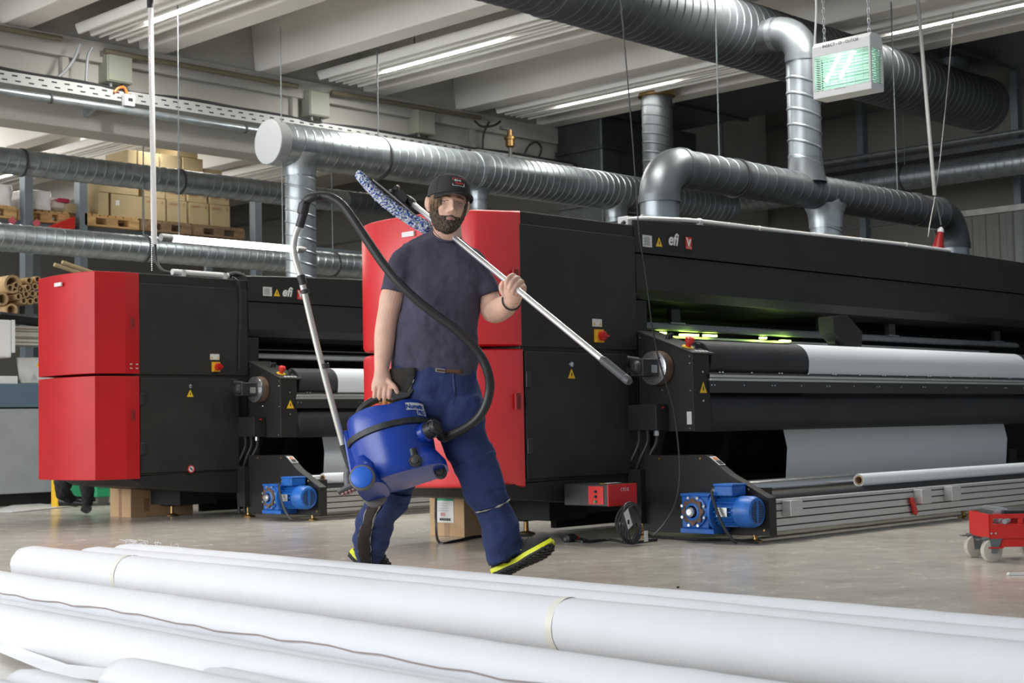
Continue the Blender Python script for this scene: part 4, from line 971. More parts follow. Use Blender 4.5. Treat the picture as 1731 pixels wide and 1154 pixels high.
for k, (a, b) in enumerate((((92, 447), (150, 466)), ((105, 443), (160, 462)))):
    tag(MB().tube([onY(a[0], a[1], 15.0), onY(b[0], b[1], 15.0)], .022, 8).link('wooden_batten', mat('batten', (.62, .48, .28), .7)), 'pale wooden batten above the rear red cover, %s of the two' % ('lower' if k == 0 else 'upper'), 'batten', 'battens on the lower shelf')

# ------------------------------------------------------------------ flatbed machine at the left edge
YG = 13.6
gx0, gx1 = 5.2, 8.0
t = thing('flatbed_cutter', (6.6, YG+.6, 0), 'grey flatbed machine with a blue-grey band and beige gantry at the left edge', 'machine')
zA, zB_, zC_ = onY(20, 648, YG).z, onY(20, 690, YG).z, onY(20, 850, YG).z
MB().box(gx0, gx1, YG, YG+1.3, .12, zB_).link('base_cabinet', M_grey, t, smooth=0, bevel=.01)
MB().box(gx0, gx1, YG+.1, YG+1.2, 0, .12).link('plinth', M_blkm, t, smooth=0)
MB().box(gx0, gx1, YG-.02, YG+1.3, zB_+.01, zA).link('blue_band', M_bgrey, t, smooth=0, bevel=.006)
q = onY(117, 803, YG); MB().box(q.x-.12, q.x+.12, YG-.05, YG+.5, .12, .5).link('end_post', M_grey, t, smooth=0, bevel=.004)
MB().box(gx0, onY(34, 640, YG).x, YG+.05, YG+1.2, zA, onY(20, 635, YG).z).link('table_edge', M_white, t, smooth=0)
q0, q1 = onY(0, 545, YG+.2), onY(90, 585, YG+.2)
mb = MB(); mb.box(gx0, gx1, YG+.15, YG+.45, q1.z, q0.z-.03); gy = mb.link('gantry_beam', M_beige, t, smooth=0, bevel=.004)
mb = MB()
for f in (.15, .35, .42, .72, .85): z = q1.z + (q0.z-.03-q1.z)*f; mb.box(gx0, gx1, YG+.147, YG+.151, z-.006, z+.006)
mb.link('gantry_grooves', mat('beige_shadow', (.24, .22, .18), .7), gy, smooth=0)
MB().tube([onY(-5, 535, YG+.3), onY(110, 548, YG+.3)], .055, 10).link('cable_chain', M_blk, t)
a0, a1 = onY(-12, 540, YG), onY(16, 605, YG)
MB().box(a0.x, a1.x, YG-.05, YG+.4, a1.z, a0.z).link('carriage', M_white, t, smooth=0, bevel=.02)
MB().box(a0.x-.3, a1.x-.1, YG-.05, YG+.4, a0.z, a0.z+.17).link('carriage_top', M_white, t, smooth=0, bevel=.05)
MB().box(a1.x, a1.x+.03, YG-.055, YG-.02, a1.z+.05, a0.z).link('toothed_strip', M_white, t, smooth=0)
mb = MB(); mb.prism([onY(30, 604, YG+.3), onY(90, 604, YG+.3), onY(90, 647, YG+.3), onY(36, 647, YG+.3)], (0, .03, 0)); mb.link('white_screen', M_white, t, smooth=0)
MB().box(gx0, onY(32, 640, YG).x, YG+.4, YG+.7, zA, zA+.28).link('gap_shade_block', M_blkm, t, smooth=0)  # black block put in for the shade of the gap
hazard('warning_triangle', onY(68, 613, YG+.14), XA, ZA, -YA, .09, t)
mb = MB(); mb.prism([onZ(-20, 866, .004), onZ(42, 848, .004), onZ(72, 852, .004), onZ(118, 856, .004), onZ(20, 866, .004)], (0, 0, .004)); tag(mb.link('white_sheet', M_white, smooth=0), 'white sheet lying on the floor by the grey machine', 'sheet')
tag(MB().box(onY(95, 812, 12.9).x, onY(103, 812, 12.9).x, 12.9, 13.0, 0, .62).link('yellow_post', M_yel, smooth=0, bevel=.01), 'yellow guard post behind the rear red cover', 'post')
# green dolly
q = onZ(168, 854, 0); x0, x1 = onY(154, 830, q.y).x, onY(186, 830, q.y).x; z0, z1 = onY(165, 843, q.y).z, onY(165, 812, q.y).z
t = thing('green_crate_dolly', q, 'green crate on a small caster seen under the rear printer', 'crate')
MB().box(x0, x1+.3, q.y-.1, q.y+.4, z0+.02, z1).link('crate', M_green, t, smooth=0, bevel=.01); MB().box(x0-.02, x1+.3, q.y-.12, q.y+.42, z1-.04, z1).link('rim', M_green, t, smooth=0, bevel=.004)
for dx in (.12, .5):
    MB().lathe((x0+dx, q.y-.02, .06), YA, [(.02, 0), (.058, 0), (.06, .01), (.06, .03), (.02, .035)], 20).link('caster', M_galvd, t)
    MB().box(x0+dx-.04, x0+dx+.04, q.y-.03, q.y+.05, .11, z0+.02).link('caster_bracket', M_galvd, t, smooth=0)
# red dolly at the right edge
q = onZ(1680, 950, 0); d0 = (q - CAM).dot(FH)
D = lambda px, py, dd=0.: dep(px, py, (q - CAM).dot(CF) + dd)
t = thing('steel_dolly', D(1700, 948), 'bright red steel roller dolly with a pale caster at the right edge', 'dolly')
E1, E2 = RH, FH
def dbox(name, px0, py0, px1, py1, dd, depth, m, **k):
    a, b = D(px0, py0, dd), D(px1, py1, dd); c = (a+b)/2 + E2*depth/2
    return MB().obox(c, E1*abs((b-a).dot(E1))/2, E2*depth/2, ZA*abs(b.z-a.z)/2).link(name, m, t, smooth=0, **k)
mb = MB(); a, b = D(1671, 869, 0), D(1790, 908, 0); Wd = (b-a).dot(E1); Hd = a.z-b.z
def P2(u, v, w_=0.): return Vector((a.x, a.y, b.z)) + E1*u*Wd + ZA*v*Hd + E2*w_
mb.prism([P2(0, 0), P2(1, 0), P2(1, .60), P2(.0, .60)], E2*.006); mb.prism([P2(0, .82), P2(1, .82), P2(1, 1), P2(0, 1)], E2*.006)
for u0, u1 in ((0, .065), (.42, .49), (.9, 1)): mb.prism([P2(u0, .6), P2(u1, .6), P2(u1, .82), P2(u0, .82)], E2*.006)
mb.prism([P2(0, 0, .0), P2(0, 1, 0), P2(0, 1, .3), P2(0, 0, .3)], E1*.006)
fr = mb.link('side_frame', M_red2, t, smooth=0, bevel=.001)
mb = MB(); mb.prism([P2(0, 0, .3), P2(1, 0, .3), P2(1, 1, .3), P2(0, 1, .3)], E2*.006); mb.link('rear_frame', M_red2, t, smooth=0)
mb = MB(); mb.prism([P2(.02, -.35, .01), P2(1, -.35, .01), P2(1, .02, .01), P2(.02, .02, .01)], E2*.02); mb.prism([P2(-.03, -.40, .0), P2(.2, -.40, .0), P2(.2, -.34, .0), P2(-.03, -.34, .0)], E2*.08)
mb.link('lower_channel', M_red2, t, smooth=0)
MB().lathe(P2(.215, .70, -.012), E2, [(.012, 0), (.014, .006), (.014, .016)], 12).link('bolt', M_steel, t)
MB().lathe(P2(.25, .86, .06), E2, [(.01, 0), (.045, 0), (.045, .22), (.01, .22)], 28).link('roller', M_steel, t)
for u_, v_ in ((.02, .22), (.08, .22)): MB().lathe(P2(u_+.01, v_, -.004), E2, [(.005, 0), (.006, .006)], 8).link('small_bolt', M_steel, t)
MB().obox(P2(.6, 1.0, .15) + ZA*.003, E1*Wd*.35, E2*.11, ZA*.010).link('dark_load', M_rubber, t, smooth=0, bevel=.004)
cw = D(1680, 930, .0); cw.z = .053
for s_, u_ in ((0, 0), (1, 0), (0, 1), (1, 1)):
    c_ = cw + E1*(u_*(Wd-.06)) + E2*(s_*.26)
    wh = MB().lathe(c_, E2 - E1*.35, [(.012, 0), (.040, .0), (.052, .004), (.054, .010), (.054, .024), (.052, .030), (.040, .034), (.012, .034)], 30).link('caster_wheel', mat('pale_rubber', (.55, .53, .45), .5), t, smooth=35)
    mb = MB(); ax = (E2 - E1*.35).normalized()
    for o_ in (-.006, .037): mb.prism([c_ + ax*o_ + E1*x + ZA*z for x, z in ((-.012, -.012), (.012, -.012), (.035, .055), (-.02, .055))], ax*.003)
    mb.obox(c_ + ax*.016 + ZA*.058 + E1*.008, E1*.034, ax*.024, ZA*.004); mb.link('caster_fork', M_rod, wh, smooth=0)
    MB().obox(c_ + ax*.016 + ZA*.052 - E1*.042, E1*.022, ax*.012, ZA*.003).link('brake_lever', M_rod, wh, smooth=0)
q = onZ(1706, 970, .006); mb = MB(); mb.ball(q + RH*.0, .012, .012, .008, 12); mb.obox(q + RH*.06, RH*.06, FH*.010, ZA*.005); tag(mb.link('plastic_strip', M_white, bevel=0), 'small white plastic strip on the floor by the red dolly', 'plastic strip')
q = onZ(1146, 992, .004); tag(MB().ball(q, .008, .006, .004, 8).link('pebble', M_blkm), 'tiny dark crumb on the open floor', 'debris')

# ------------------------------------------------------------------ textile rolls in the foreground
def troll(x0, y0, x1, y1, r, z, lab, seed, end=0.):
    a, b = Vector((x0, y0, z)), Vector((x1, y1, z)); t_ = (b-a).normalized(); s_ = Vector((-t_.y, t_.x, 0)); L = (b-a).length; rs = []
    n = 44; N = 90
    for k in range(N+1):
        q = L*k/N; c = a + t_*q; f = 1.0
        if k == 0: f = .90
        ring = []
        for i in range(n):
            an = 2*PI*i/n; d = s_*math.cos(an) + ZA*math.sin(an)
            w_ = .0035*noise.noise(Vector((q*1.1+seed, math.cos(an)*1.2, math.sin(an)*1.2))) + .0016*noise.noise(Vector((q*9+seed*3, math.cos(an)*1.5+q*3, math.sin(an)*1.5)))
            ring.append(c + d*(r*f + w_) + t_*(.010*noise.noise(Vector((math.cos(an)*4, math.sin(an)*4, seed))) if k == 0 else 0))
        rs.append(ring)
    ring = [p + t_*.015 - (p - a)*.0 for p in rs[0]]
    core = [a + t_*.012 + (p-a)*.45 for p in rs[0]]; core2 = [c + t_*.10 for c in core]
    mb = MB(); mb.rings([core2, core, rs[0]] + rs, caps=True)
    o = mb.link('textile_roll', M_tex, smooth=55)
    tag(o, lab, 'roll of fabric', 'white fabric rolls in the foreground'); return o
rr = .083
def lead(px, py, z): return onZ(px, py, z)
A_ = onZ(100, 927, .166); B_ = onZ(172, 926, .166); C_ = onZ(238, 922, .166)
ya = onZ(68, 950, rr).y
dirx = .040
def line(p, y): return p.x + (y-p.y)*dirx
troll(line(A_, ya), ya, line(A_, -1), -1.0, rr, rr, 'white fabric roll whose rounded end shows first, front one of the back three', 1)
pB = Vector((line(A_, 6.3)+.172, 6.3, 0)); pC = Vector((line(A_, 6.3)+.345, 6.3, 0))
yB_ = onX(152, 930, pB.x).y; yC_ = onX(207, 926, pC.x).y
troll(line(pB, yB_), yB_, line(pB, -1), -1.0, rr, rr, 'white fabric roll in the middle of the back three', 2)
troll(line(pC, yC_), yC_, line(pC, -1), -1.0, rr+.001, rr, 'rearmost white fabric roll with frayed threads at its end', 3)
mb = MB(); e = Vector((line(pC, yC_), yC_-.05, rr*2))
for i in range(14):
    p0 = e + Vector((random.uniform(-.03, .03), -random.uniform(0, .45), -.002)); mb.tube(catmull([p0, p0 + Vector((.01, random.uniform(-.02, .04), .012)), p0 + Vector((random.uniform(-.02, .02), random.uniform(.0, .07), random.uniform(.006, .02)))], 3), .0012, 4)
tag(mb.link('loose_threads', M_tex), 'frayed white threads on top of the rearmost roll', 'thread', kind='stuff')
def trow(px, py, r, y0, lab, sd, slope, dx=0.):
    q = onZ(px, py, 2*r); X_ = lambda y: q.x + (y-q.y)*slope + dx
    troll(X_(y0), y0, X_(-1), -1.0, r, r, lab, sd); return X_
X2 = trow(0, 965, .075, 7.4, 'long white fabric roll in the middle, with diagonal creases', 4, .07)
troll(X2(7.2)-.128, 7.2, X2(-1)-.128, -1, .038, .038, 'thinner white roll tucked in front of the middle roll, brown edge', 5)
mb = MB(); pts = [Vector((X2(7.2-8.2*k/70)-.085 + .003*math.sin(k*1.7), 7.2-8.2*k/70, .088 + .004*math.sin(k*2.3) + .004*math.sin(k*.6))) for k in range(71)]
mb.tube(pts, .0022, 5); tag(mb.link('fabric_edge', mat('brown_edge', (.33, .27, .24), .8)), 'brownish raw fabric edge in the gap below the middle roll', 'fabric edge')
X3 = trow(0, 1021, .072, 6.4, 'white fabric roll crossing the lower left corner, third row', 6, .0556)
X7 = trow(245, 1121, .072, 3.20, 'nearest white roll whose round end shows at the bottom edge', 7, .0556, .02)
troll(X7(3.0)+.137, 3.02, X7(-1)+.137, -1, .062, .062, 'near white roll just behind the bottom-edge one', 8)
troll(X7(3.4)-.150, 3.42, X7(-1)-.150, -1, .058, .058, 'white roll end cut by the bottom edge, left of the round end', 9)
troll(X7(3.5)-.290, 3.62, X7(-1)-.290, -1, .062, .062, 'white roll in the bottom left corner of the photo', 10)
mb = MB(); q0, q1, q2, q3 = onZ(-10, 1098, .02), onZ(95, 1141, .03), onZ(190, 1152, .05), onZ(150, 1147, .035)
mb.add([q0, q1, q2, q2 + Vector((.05, .02, .02)), q1 + Vector((.05, .03, .02)), q0 + Vector((.04, .05, .02))], [(0, 1, 4, 5), (1, 2, 3, 4)])
o = tag(mb.link('fabric_flap', M_tex, smooth=0), 'loose fabric flap along the foot of the third row roll', 'fabric'); s = o.modifiers.new('th', 'SOLIDIFY'); s.thickness = .002
for (X_, Yy, lab) in ((line(A_, 5.55), 5.55, 'yellowed tape band round the front one of the back three, near its end'), (line(A_, 3.0), 3.0, 'yellowed tape band round the front one of the back three, below the walking foot')):
    ring = []
    for (dy__) in (0, .028): ring.append([Vector((X_ + (rr+.0015)*math.cos(a_), Yy+dy__, rr + (rr+.0015)*math.sin(a_))) for a_ in [2*PI*i/40 for i in range(40)]])
    tag(MB().rings(ring, caps=False).link('tape_band', mat('aged_tape', (.76, .74, .66), .5)), lab, 'tape')
# ------------------------------------------------------------------ the man, mop and vacuum cleaner
M_skin = mat('skin', (.74, .455, .34), .52, var=.10, vscale=14, bump=.10, bscale=120, sub=.08, spec=.4)
M_shirt = mat('shirt_navy_grey', (.060, .056, .090), .9, var=.10, vscale=10, bump=.9, bscale=7)
M_trou = mat('trousers_blue', (.019, .036, .120), .88, var=.16, vscale=9, bump=.9, bscale=9)
M_strp = mat('trousers_dark_stretch', (.022, .018, .014), .85, bump=.15, bscale=60)
M_pipe = mat('reflective_piping', (.42, .39, .34), .6)
M_hair = mat('hair_brown', (.10, .055, .03), .75, c2=(.30, .19, .11), vscale=60, stretch=(1.5, 1.5, .25), bump=.8, bscale=120)
M_beard = mat('beard_brown_grey', (.045, .026, .016), .85, c2=(.24, .175, .13), vscale=170, stretch=(1, 1, .35), bump=1.0, bscale=420, ramp=(.36, .70))
M_cap = mat('cap_fabric', (.028, .027, .029), .85, bump=.2, bscale=300)
M_lip = mat('lips', (.50, .23, .18), .5)
M_shoe = mat('shoe_mesh_black', (.022, .022, .022), .75, bump=.3, bscale=200)
M_neon = mat('neon_yellow', (.80, .82, .02), .5)
M_sole = mat('outsole_black', (.025, .025, .026), .7)
DM = 6.49
def M(px, py, dd=0.): return dep(px, py, DM + dd)
PXM = 2550 / DM
def limb(mb, pts, n=24, k=5, cap=True, flat=None):
    """pts: (px, py, depth offset, half width in px, half depth in px)"""
    P = [M(p[0], p[1], p[2]) for p in pts]; A = catmull([Vector((p[3], p[4], 0)) for p in pts], k); C = catmull(P, k); rs = []
    for i, c in enumerate(C):
        t = (C[min(i+1, len(C)-1)] - C[max(i-1, 0)]).normalized()
        s = t.cross(CF); s = s.normalized() if s.length > .25 else (t.cross(UP).cross(t)).normalized()
        d = t.cross(s).normalized()
        if d.dot(CF) < 0: d = -d
        if flat and i in (0, len(C)-1): pass
        rs.append([c + s*(A[i].x/PXM)*math.cos(2*PI*j/n) + d*(A[i].y/PXM)*math.sin(2*PI*j/n) for j in range(n)])
    if cap:
        rs = [[c + (p-c)*.6 - (C[1]-C[0]).normalized()*.0 for p in rs[0] for c in (C[0],)]] + rs + [[C[-1] + (p-C[-1])*.6 for p in rs[-1]]]
    mb.rings(rs, caps=True); return rs
def slab(mb, rows, n=36, pw=2.4):
    """rows: (y, xl, xr, half depth px, dd [, tilt]) horizontal slices"""
    rs = []
    for r in rows:
        y, xl, xr, b, dd = r[:5]; tl = r[5] if len(r) > 5 else 0; dp_ = r[6] if len(r) > 6 else 0
        ring = []
        for j in range(n):
            a = 2*PI*j/n; c, s = math.cos(a), math.sin(a)
            cx = abs(c)**(2/pw)*(1 if c > 0 else -1); sy = abs(s)**(2/pw)*(1 if s > 0 else -1)
            ring.append(M((xl+xr)/2 + (xr-xl)/2*cx, y + tl*cx - dp_*sy, dd + b*sy/PXM))
        rs.append(ring)
    mb.rings(rs, caps=True); return rs
def cloth(o, vox, disp, size, tex='CLOUDS'):
    m = o.modifiers.new('remesh', 'REMESH'); m.mode = 'VOXEL'; m.voxel_size = vox; m.use_smooth_shade = True
    s = o.modifiers.new('smooth', 'SMOOTH'); s.iterations = 4; s.factor = .6
    if disp: displace(o, disp, size)
def displace(o, strength, size, depth=2):
    t = bpy.data.textures.new('folds_%s' % o.name, 'CLOUDS'); t.noise_scale = size; t.noise_depth = depth
    d = o.modifiers.new('folds', 'DISPLACE'); d.texture = t; d.strength = strength; d.mid_level = .5; d.texture_coords = 'GLOBAL'

base = onZ(740, 985, 0); base = Vector((M(740, 900).x, M(740, 900).y, 0))
man = thing('person', base, 'bearded person walking in dark T-shirt, navy trousers and black cap, carrying mop and vacuum', 'person')

# --- head frame
hc_ = M(757, 347, -.005)
ya_, rl_ = R_(15), R_(6.5)
fw = (-FH*math.cos(ya_) + RH*math.sin(ya_)).normalized()        # face direction
uh = (UP*math.cos(rl_) + RH*math.sin(rl_)*.95).normalized(); uh = (uh + fw*.05).normalized()
uh = (uh - fw*uh.dot(fw)).normalized()
lt = uh.cross(fw).normalized()
if lt.dot(RH) < 0: lt = -lt
def HP(x, y, z): return hc_ + lt*x + fw*y + uh*z
def G(x, z, cx, cz, sx, sz): return math.exp(-((x-cx)/sx)**2 - ((z-cz)/sz)**2)
def head_pt(th, ph):
    """th azimuth (0 = face front), ph elevation"""
    x0, y0, z0 = math.sin(th)*math.cos(ph), math.cos(th)*math.cos(ph), math.sin(ph)
    x, y, z = .077*x0, .098*y0, .122*z0
    if z0 < 0:
        x *= 1 - .20*(-z0)**1.6
        if y0 < 0: y *= 1 - .35*min(1, -z0*1.3)
        else: y *= 1 - .02*(-z0)
    x = math.copysign(abs(x)**.96 * .077**.04, x) if x else 0
    if y0 > 0:
        y = y*.93 + .004
        f = min(1, y0*2.2); ax = abs(x)
        d = .027*G(x, z, 0, -.034, .0125, .014) + .014*G(x, z, 0, -.013, .010, .022) + .014*G(ax, z, .0165, -.041, .0075, .008)
        d -= .0135*G(ax, z, .031, .003, .017, .011) ; d += .0085*G(ax, z, .027, .021, .022, .007)
        d += .008*G(ax, z, .042, -.026, .015, .016) + .005*G(x, z, 0, -.068, .026, .012) - .004*G(x, z, 0, -.0685, .024, .0025)
        d += .004*G(x, z, 0, -.062, .017, .004) + .0045*G(x, z, 0, -.0755, .016, .005) - .003*G(x, z, 0, -.085, .018, .006) + .012*G(x, z, 0, -.102, .026, .015)
        y += d*f
    return x, y, z
def head_grid(nt=112, np_=88, fn=None):
    rs = []
    for k in range(np_+1):
        ph = -PI/2*.985 + PI*.985*k/np_; rs.append([fn(2*PI*i/nt, ph) for i in range(nt)])
    return rs
body = MB()
body.rings(head_grid(fn=lambda a, b: HP(*head_pt(a, b))))
# ears
for s_ in (-1, 1):
    body.ball(HP(s_*.083, -.008, -.004), .011, .020, .032, 14, (lt, fw, uh)); body.ball(HP(s_*.092, -.013, .004), .007, .019, .026, 12, (lt, fw, uh)); body.ball(HP(s_*.079, -.002, -.028), .007, .010, .010, 10, (lt, fw, uh))
# neck and hidden torso core
limb(body, [(756, 372, .02, 23, 24), (756, 388, .02, 24, 25), (757, 400, .02, 24, 23), (757, 416, .015, 26, 18)])
slab(body, [(402, 738, 777, 15, .012), (425, 705, 798, 17, .012), (470, 700, 798, 24, .0), (560, 692, 790, 28, 0), (610, 685, 785, 26, 0)])
# right arm (left in the photo)
arm1 = [(692, 438, .0, 12, 14), (678, 462, .0, 18, 18), (668, 488, -.004, 19.5, 19), (662, 506, -.005, 20.5, 20), (659, 522, -.005, 19.5, 20), (654, 545, -.01, 18.5, 19), (651, 566, -.015, 18.2, 18), (649, 590, -.03, 16.5, 16), (646, 612, -.045, 13.5, 13), (645, 628, -.055, 12, 11)]
limb(body, arm1)
limb(body, [(645, 624, -.055, 12, 11), (646, 638, -.06, 15, 11), (646, 650, -.065, 18, 11), (646, 661, -.07, 18, 10)])
def finger(mb, pts, r):
    P = catmull([M(*p) for p in pts], 4); N = len(P)
    rr_ = [r/PXM*(1.05 - .22*i/(N-1)) for i in range(N)]
    mb.tube(P, rr_, 12); mb.ball(P[-1], rr_[-1], n=10); mb.ball(P[0], rr_[0], n=10)
for i, x in enumerate((633.5, 641.8, 650.3, 658.6)):
    ln = (0, 2, 2.5, 1)[i]
    finger(body, [(x+2, 652, -.075), (x, 663+ln*.5, -.100), (x-.5, 672+ln, -.098), (x+.5, 678+ln, -.075), (x+1.5, 676+ln, -.045), (x+2, 669+ln, -.035)], (3.8, 4.3, 4.5, 4.4)[i])
finger(body, [(652, 640, -.07), (661, 648, -.09), (668, 655, -.10), (672, 664, -.098)], 4.6)
# left arm (right in the photo)
limb(body, [(798, 440, .015, 11, 13), (812, 458, .02, 15, 16), (820, 485, .018, 16.5, 17), (827, 505, .01, 18.5, 19), (832, 522, -.01, 20.5, 21), (836, 527, -.03, 20, 20)])
limb(body, [(831, 524, .0, 19, 20), (837, 526, -.04, 20, 21), (845, 523, -.11, 20, 20), (855, 517, -.19, 18, 17), (864, 509, -.275, 14.5, 13), (868, 504, -.32, 13.5, 12)])
HD = -.147
limb(body, [(867, 508, -.18+HD, 12.5, 10), (868, 499, -.195+HD, 16, 10), (868, 490, -.20+HD, 18.5, 9.5), (870, 482, -.195+HD, 17, 8.5), (873, 476, -.185+HD, 13, 7)])
fl = [((876, 488, -.185), (869, 466.5, -.195), (859.5, 470.5, -.238), (856, 479, -.250), (857, 486, -.245)),
      ((880, 490, -.180), (876, 470.5, -.195), (866.5, 475.5, -.242), (862, 485, -.254), (862.5, 491, -.247)),
      ((883, 493, -.178), (881.5, 476, -.195), (873, 481.5, -.242), (867, 490.5, -.252), (867.5, 495.5, -.245)),
      ((885, 495, -.178), (886, 484, -.195), (879.5, 487.5, -.236), (873.5, 494.5, -.243), (872.5, 498.5, -.238))]
for P_f, r in zip(fl, (4.6, 4.7, 4.5, 3.9)): finger(body, [(a_, b_, c_+HD) for a_, b_, c_ in P_f], r)
finger(body, [(858, 503, -.19+HD), (850.5, 494, -.20+HD), (847.5, 485, -.205+HD), (850, 478, -.205+HD)], 5.2)
bo = body.link('body', M_skin, man, smooth=60)
m = bo.modifiers.new('remesh', 'REMESH'); m.mode = 'VOXEL'; m.voxel_size = .0030; m.use_smooth_shade = True
s = bo.modifiers.new('smooth', 'SMOOTH'); s.iterations = 2; s.factor = .4
# eyes, brows, lips
def face_y(x, z):
    ph = math.asin(max(-1, min(1, z/.122))); th = 0.
    for _ in range(12):
        q = head_pt(th, ph); th += (x - q[0])/.08
    return head_pt(th, ph)[1]
M_eyew = mat('eye_white', (.55, .50, .47), .3); M_iris = mat('iris_blue', (.06, .14, .26), .2); M_lash = mat('lash_dark', (.05, .03, .022), .8)
EZ_ = .0025
for s_ in (-1, 1):
    ex_ = s_*.0325; yf = face_y(ex_, EZ_)
    e = MB().ball(HP(ex_, yf-.0092, EZ_), .0125, .0125, .0125, 18, (lt, fw, uh)).link('eyeball', M_eyew, man)
    mb = MB(); mb.ball(HP(ex_+.001, yf+.0010, EZ_-.0003), .0048, .003, .0048, 14, (lt, fw, uh)); mb.link('iris', M_iris, e)
    mb = MB()
    for dz, am, th_, tt in ((.0036, .0050, .0042, .0042), (-.0046, -.0030, .0030, .0034)):   # lids
        pts = [HP(ex_ + q*.0155, face_y(ex_ + q*.0155, EZ_)-.0005+.0045*(1-q*q), EZ_ + dz + am*(1-q*q)*.35 - (.002*q*s_)) for q in [-1 + 2*j/14 for j in range(15)]]
        mb.tube(pts, [tt*(.6+.4*(1-(j/7-1)**2)) for j in range(15)], 8)
    mb.link('eyelids', M_skin, e)
    pts = [HP(ex_ + q*.015, face_y(ex_ + q*.015, EZ_)+.0030+.0035*(1-q*q), EZ_ + .0006 + .0032*(1-q*q) - .002*q*s_) for q in [-1 + 2*j/14 for j in range(15)]]
    MB().tube(pts, .0012, 6).link('lashes', M_lash, e)
    pts = [HP(s_*(.014 + .036*j/12), face_y(s_*(.014 + .036*j/12), .021)+.0010, .0175 + .005*math.sin(PI*(.15 + .75*j/12))) for j in range(13)]
    MB().tube(pts, [.0022+.0022*math.sin(PI*(j+1)/14) for j in range(13)], 8).link('eyebrow', mat('brow_brown', (.17, .095, .055), .9), man)
mb = MB()
for dz, t_ in ((-.0660, .0020), (-.0718, .0026)):
    pts = [HP(q*.021, face_y(q*.021, dz)+.0015 - .002*q*q, dz + (.0015*abs(q) if dz > -.07 else .0048*q*q)) for q in [-1 + 2*j/16 for j in range(17)]]
    mb.tube(pts, [t_*(1-.75*abs(j/8-1)**2) for j in range(17)], 8)
mb.link('lips', M_lip, man)
mb = MB(); pts = [HP(q*.022, face_y(q*.022, -.069)+.0030 - .002*q*q, -.069+.001*q*q) for q in [-1 + 2*j/16 for j in range(17)]]; mb.tube(pts, .0009, 5); mb.link('mouth_line', M_lash, man)
# beard and hair as offset shells
def shell(name, maskf, thick, m_, nz, fr=260.):
    nt, np_ = 150, 130; rs = []; mk = []
    for k in range(np_+1):
        ph = -PI/2*.99 + PI*.99*k/np_; row = []; mr = []
        for i in range(nt):
            th = 2*PI*i/nt; x, y, z = head_pt(th, ph); w_ = maskf(x, y, z)
            c = Vector((x, y, z)); d = Vector((x/.077**2, y/.098**2, z/.122**2)).normalized()
            nn = noise.noise(Vector((x*fr, y*fr, z*fr*.45)))
            off = -.003 + (thick(x, y, z)+.003)*min(1, w_) + nz*nn*min(1, w_)
            q = c + d*off; row.append(HP(*q)); mr.append(w_)
        rs.append(row); mk.append(mr)
    mb = MB(); n = nt; vs = [p for r in rs for p in r]; fs = []
    for k in range(np_):
        for i in range(n):
            j = (i+1) % n
            if mk[k][i] + mk[k][j] + mk[k+1][i] + mk[k+1][j] > .02: fs.append((k*n+i, k*n+j, (k+1)*n+j, (k+1)*n+i))
    used = sorted({i for f in fs for i in f}); mp = {u: i for i, u in enumerate(used)}
    mb.add([vs[u] for u in used], [tuple(mp[i] for i in f) for f in fs])
    return mb.link(name, m_, man, smooth=80)
def sst(a, b, x): t = max(0, min(1, (x-a)/(b-a))); return t*t*(3-2*t)
def beardmask(x, y, z):
    if y < -.028: return 0
    ax = abs(x); side = sst(.040, .064, ax)
    top = -.056 + .005*sst(.020, .0, ax) + .064*side*side            # edge height: moustache level rising to the sideburns
    w_ = sst(top+.006, top-.010, z)
    w_ *= sst(-.03, -.012, y)
    # mouth opening and lower lip kept free
    w_ *= 1 - .97*math.exp(-(x/.021)**4 - ((z+.0690)/.0072)**4)
    w_ *= 1 - .9*math.exp(-((ax)/.010)**4 - ((z+.046)/.006)**4)
    w_ *= sst(-.1195, -.110, z) if y < .02 else 1
    return w_
def beardth(x, y, z): return .0035 + .006*sst(-.06, -.115, z) + .003*sst(.03, .06, abs(x))*sst(0, -.05, z)
shell('beard', beardmask, beardth, M_beard, .0028, 420.)
def hairmask(x, y, z):
    back = sst(.030, -.01, y)*sst(-.045, -.03, z)*(1 if abs(x) > 0 else 1)
    side = sst(.056, .064, abs(x))*sst(.045, .035, y)*sst(-.02, -.008, z)*sst(-.005, .012, y)
    earcut = 1 - math.exp(-((y+.008)/.014)**4 - ((z+.004)/.024)**4)
    return max(back*earcut, side)*sst(.085, .07, z)
shell('hair', hairmask, lambda x, y, z: .007, M_hair, .003)
# long strand in front of the right ear
mb = MB()
for k in range(26):
    f = k/25; a0 = -.070 + .026*f
    pts = []
    for j in range(9):
        g = j/8; z = .044 - (.082 - .030*abs(f-.25))*g; x = a0 + (.004*f - .006)*g + .002*math.sin(k*2.1+g*3)
        ph = math.asin(max(-.99, min(.99, z/.122))); th = math.asin(max(-.999, min(.999, x/(.080*math.cos(ph)))))
        q = Vector(head_pt(th, ph)); d = Vector((q.x/.077**2, q.y/.098**2, q.z/.122**2)).normalized(); q += d*(.0065*min(1, g*2.2)+.0015*math.sin(k*1.7)*g); pts.append(HP(*q))
    mb.tube(pts, [.0031*(1-.7*g/8) for g in range(9)], 6)
mb.link('hair_strand', M_hair, man)
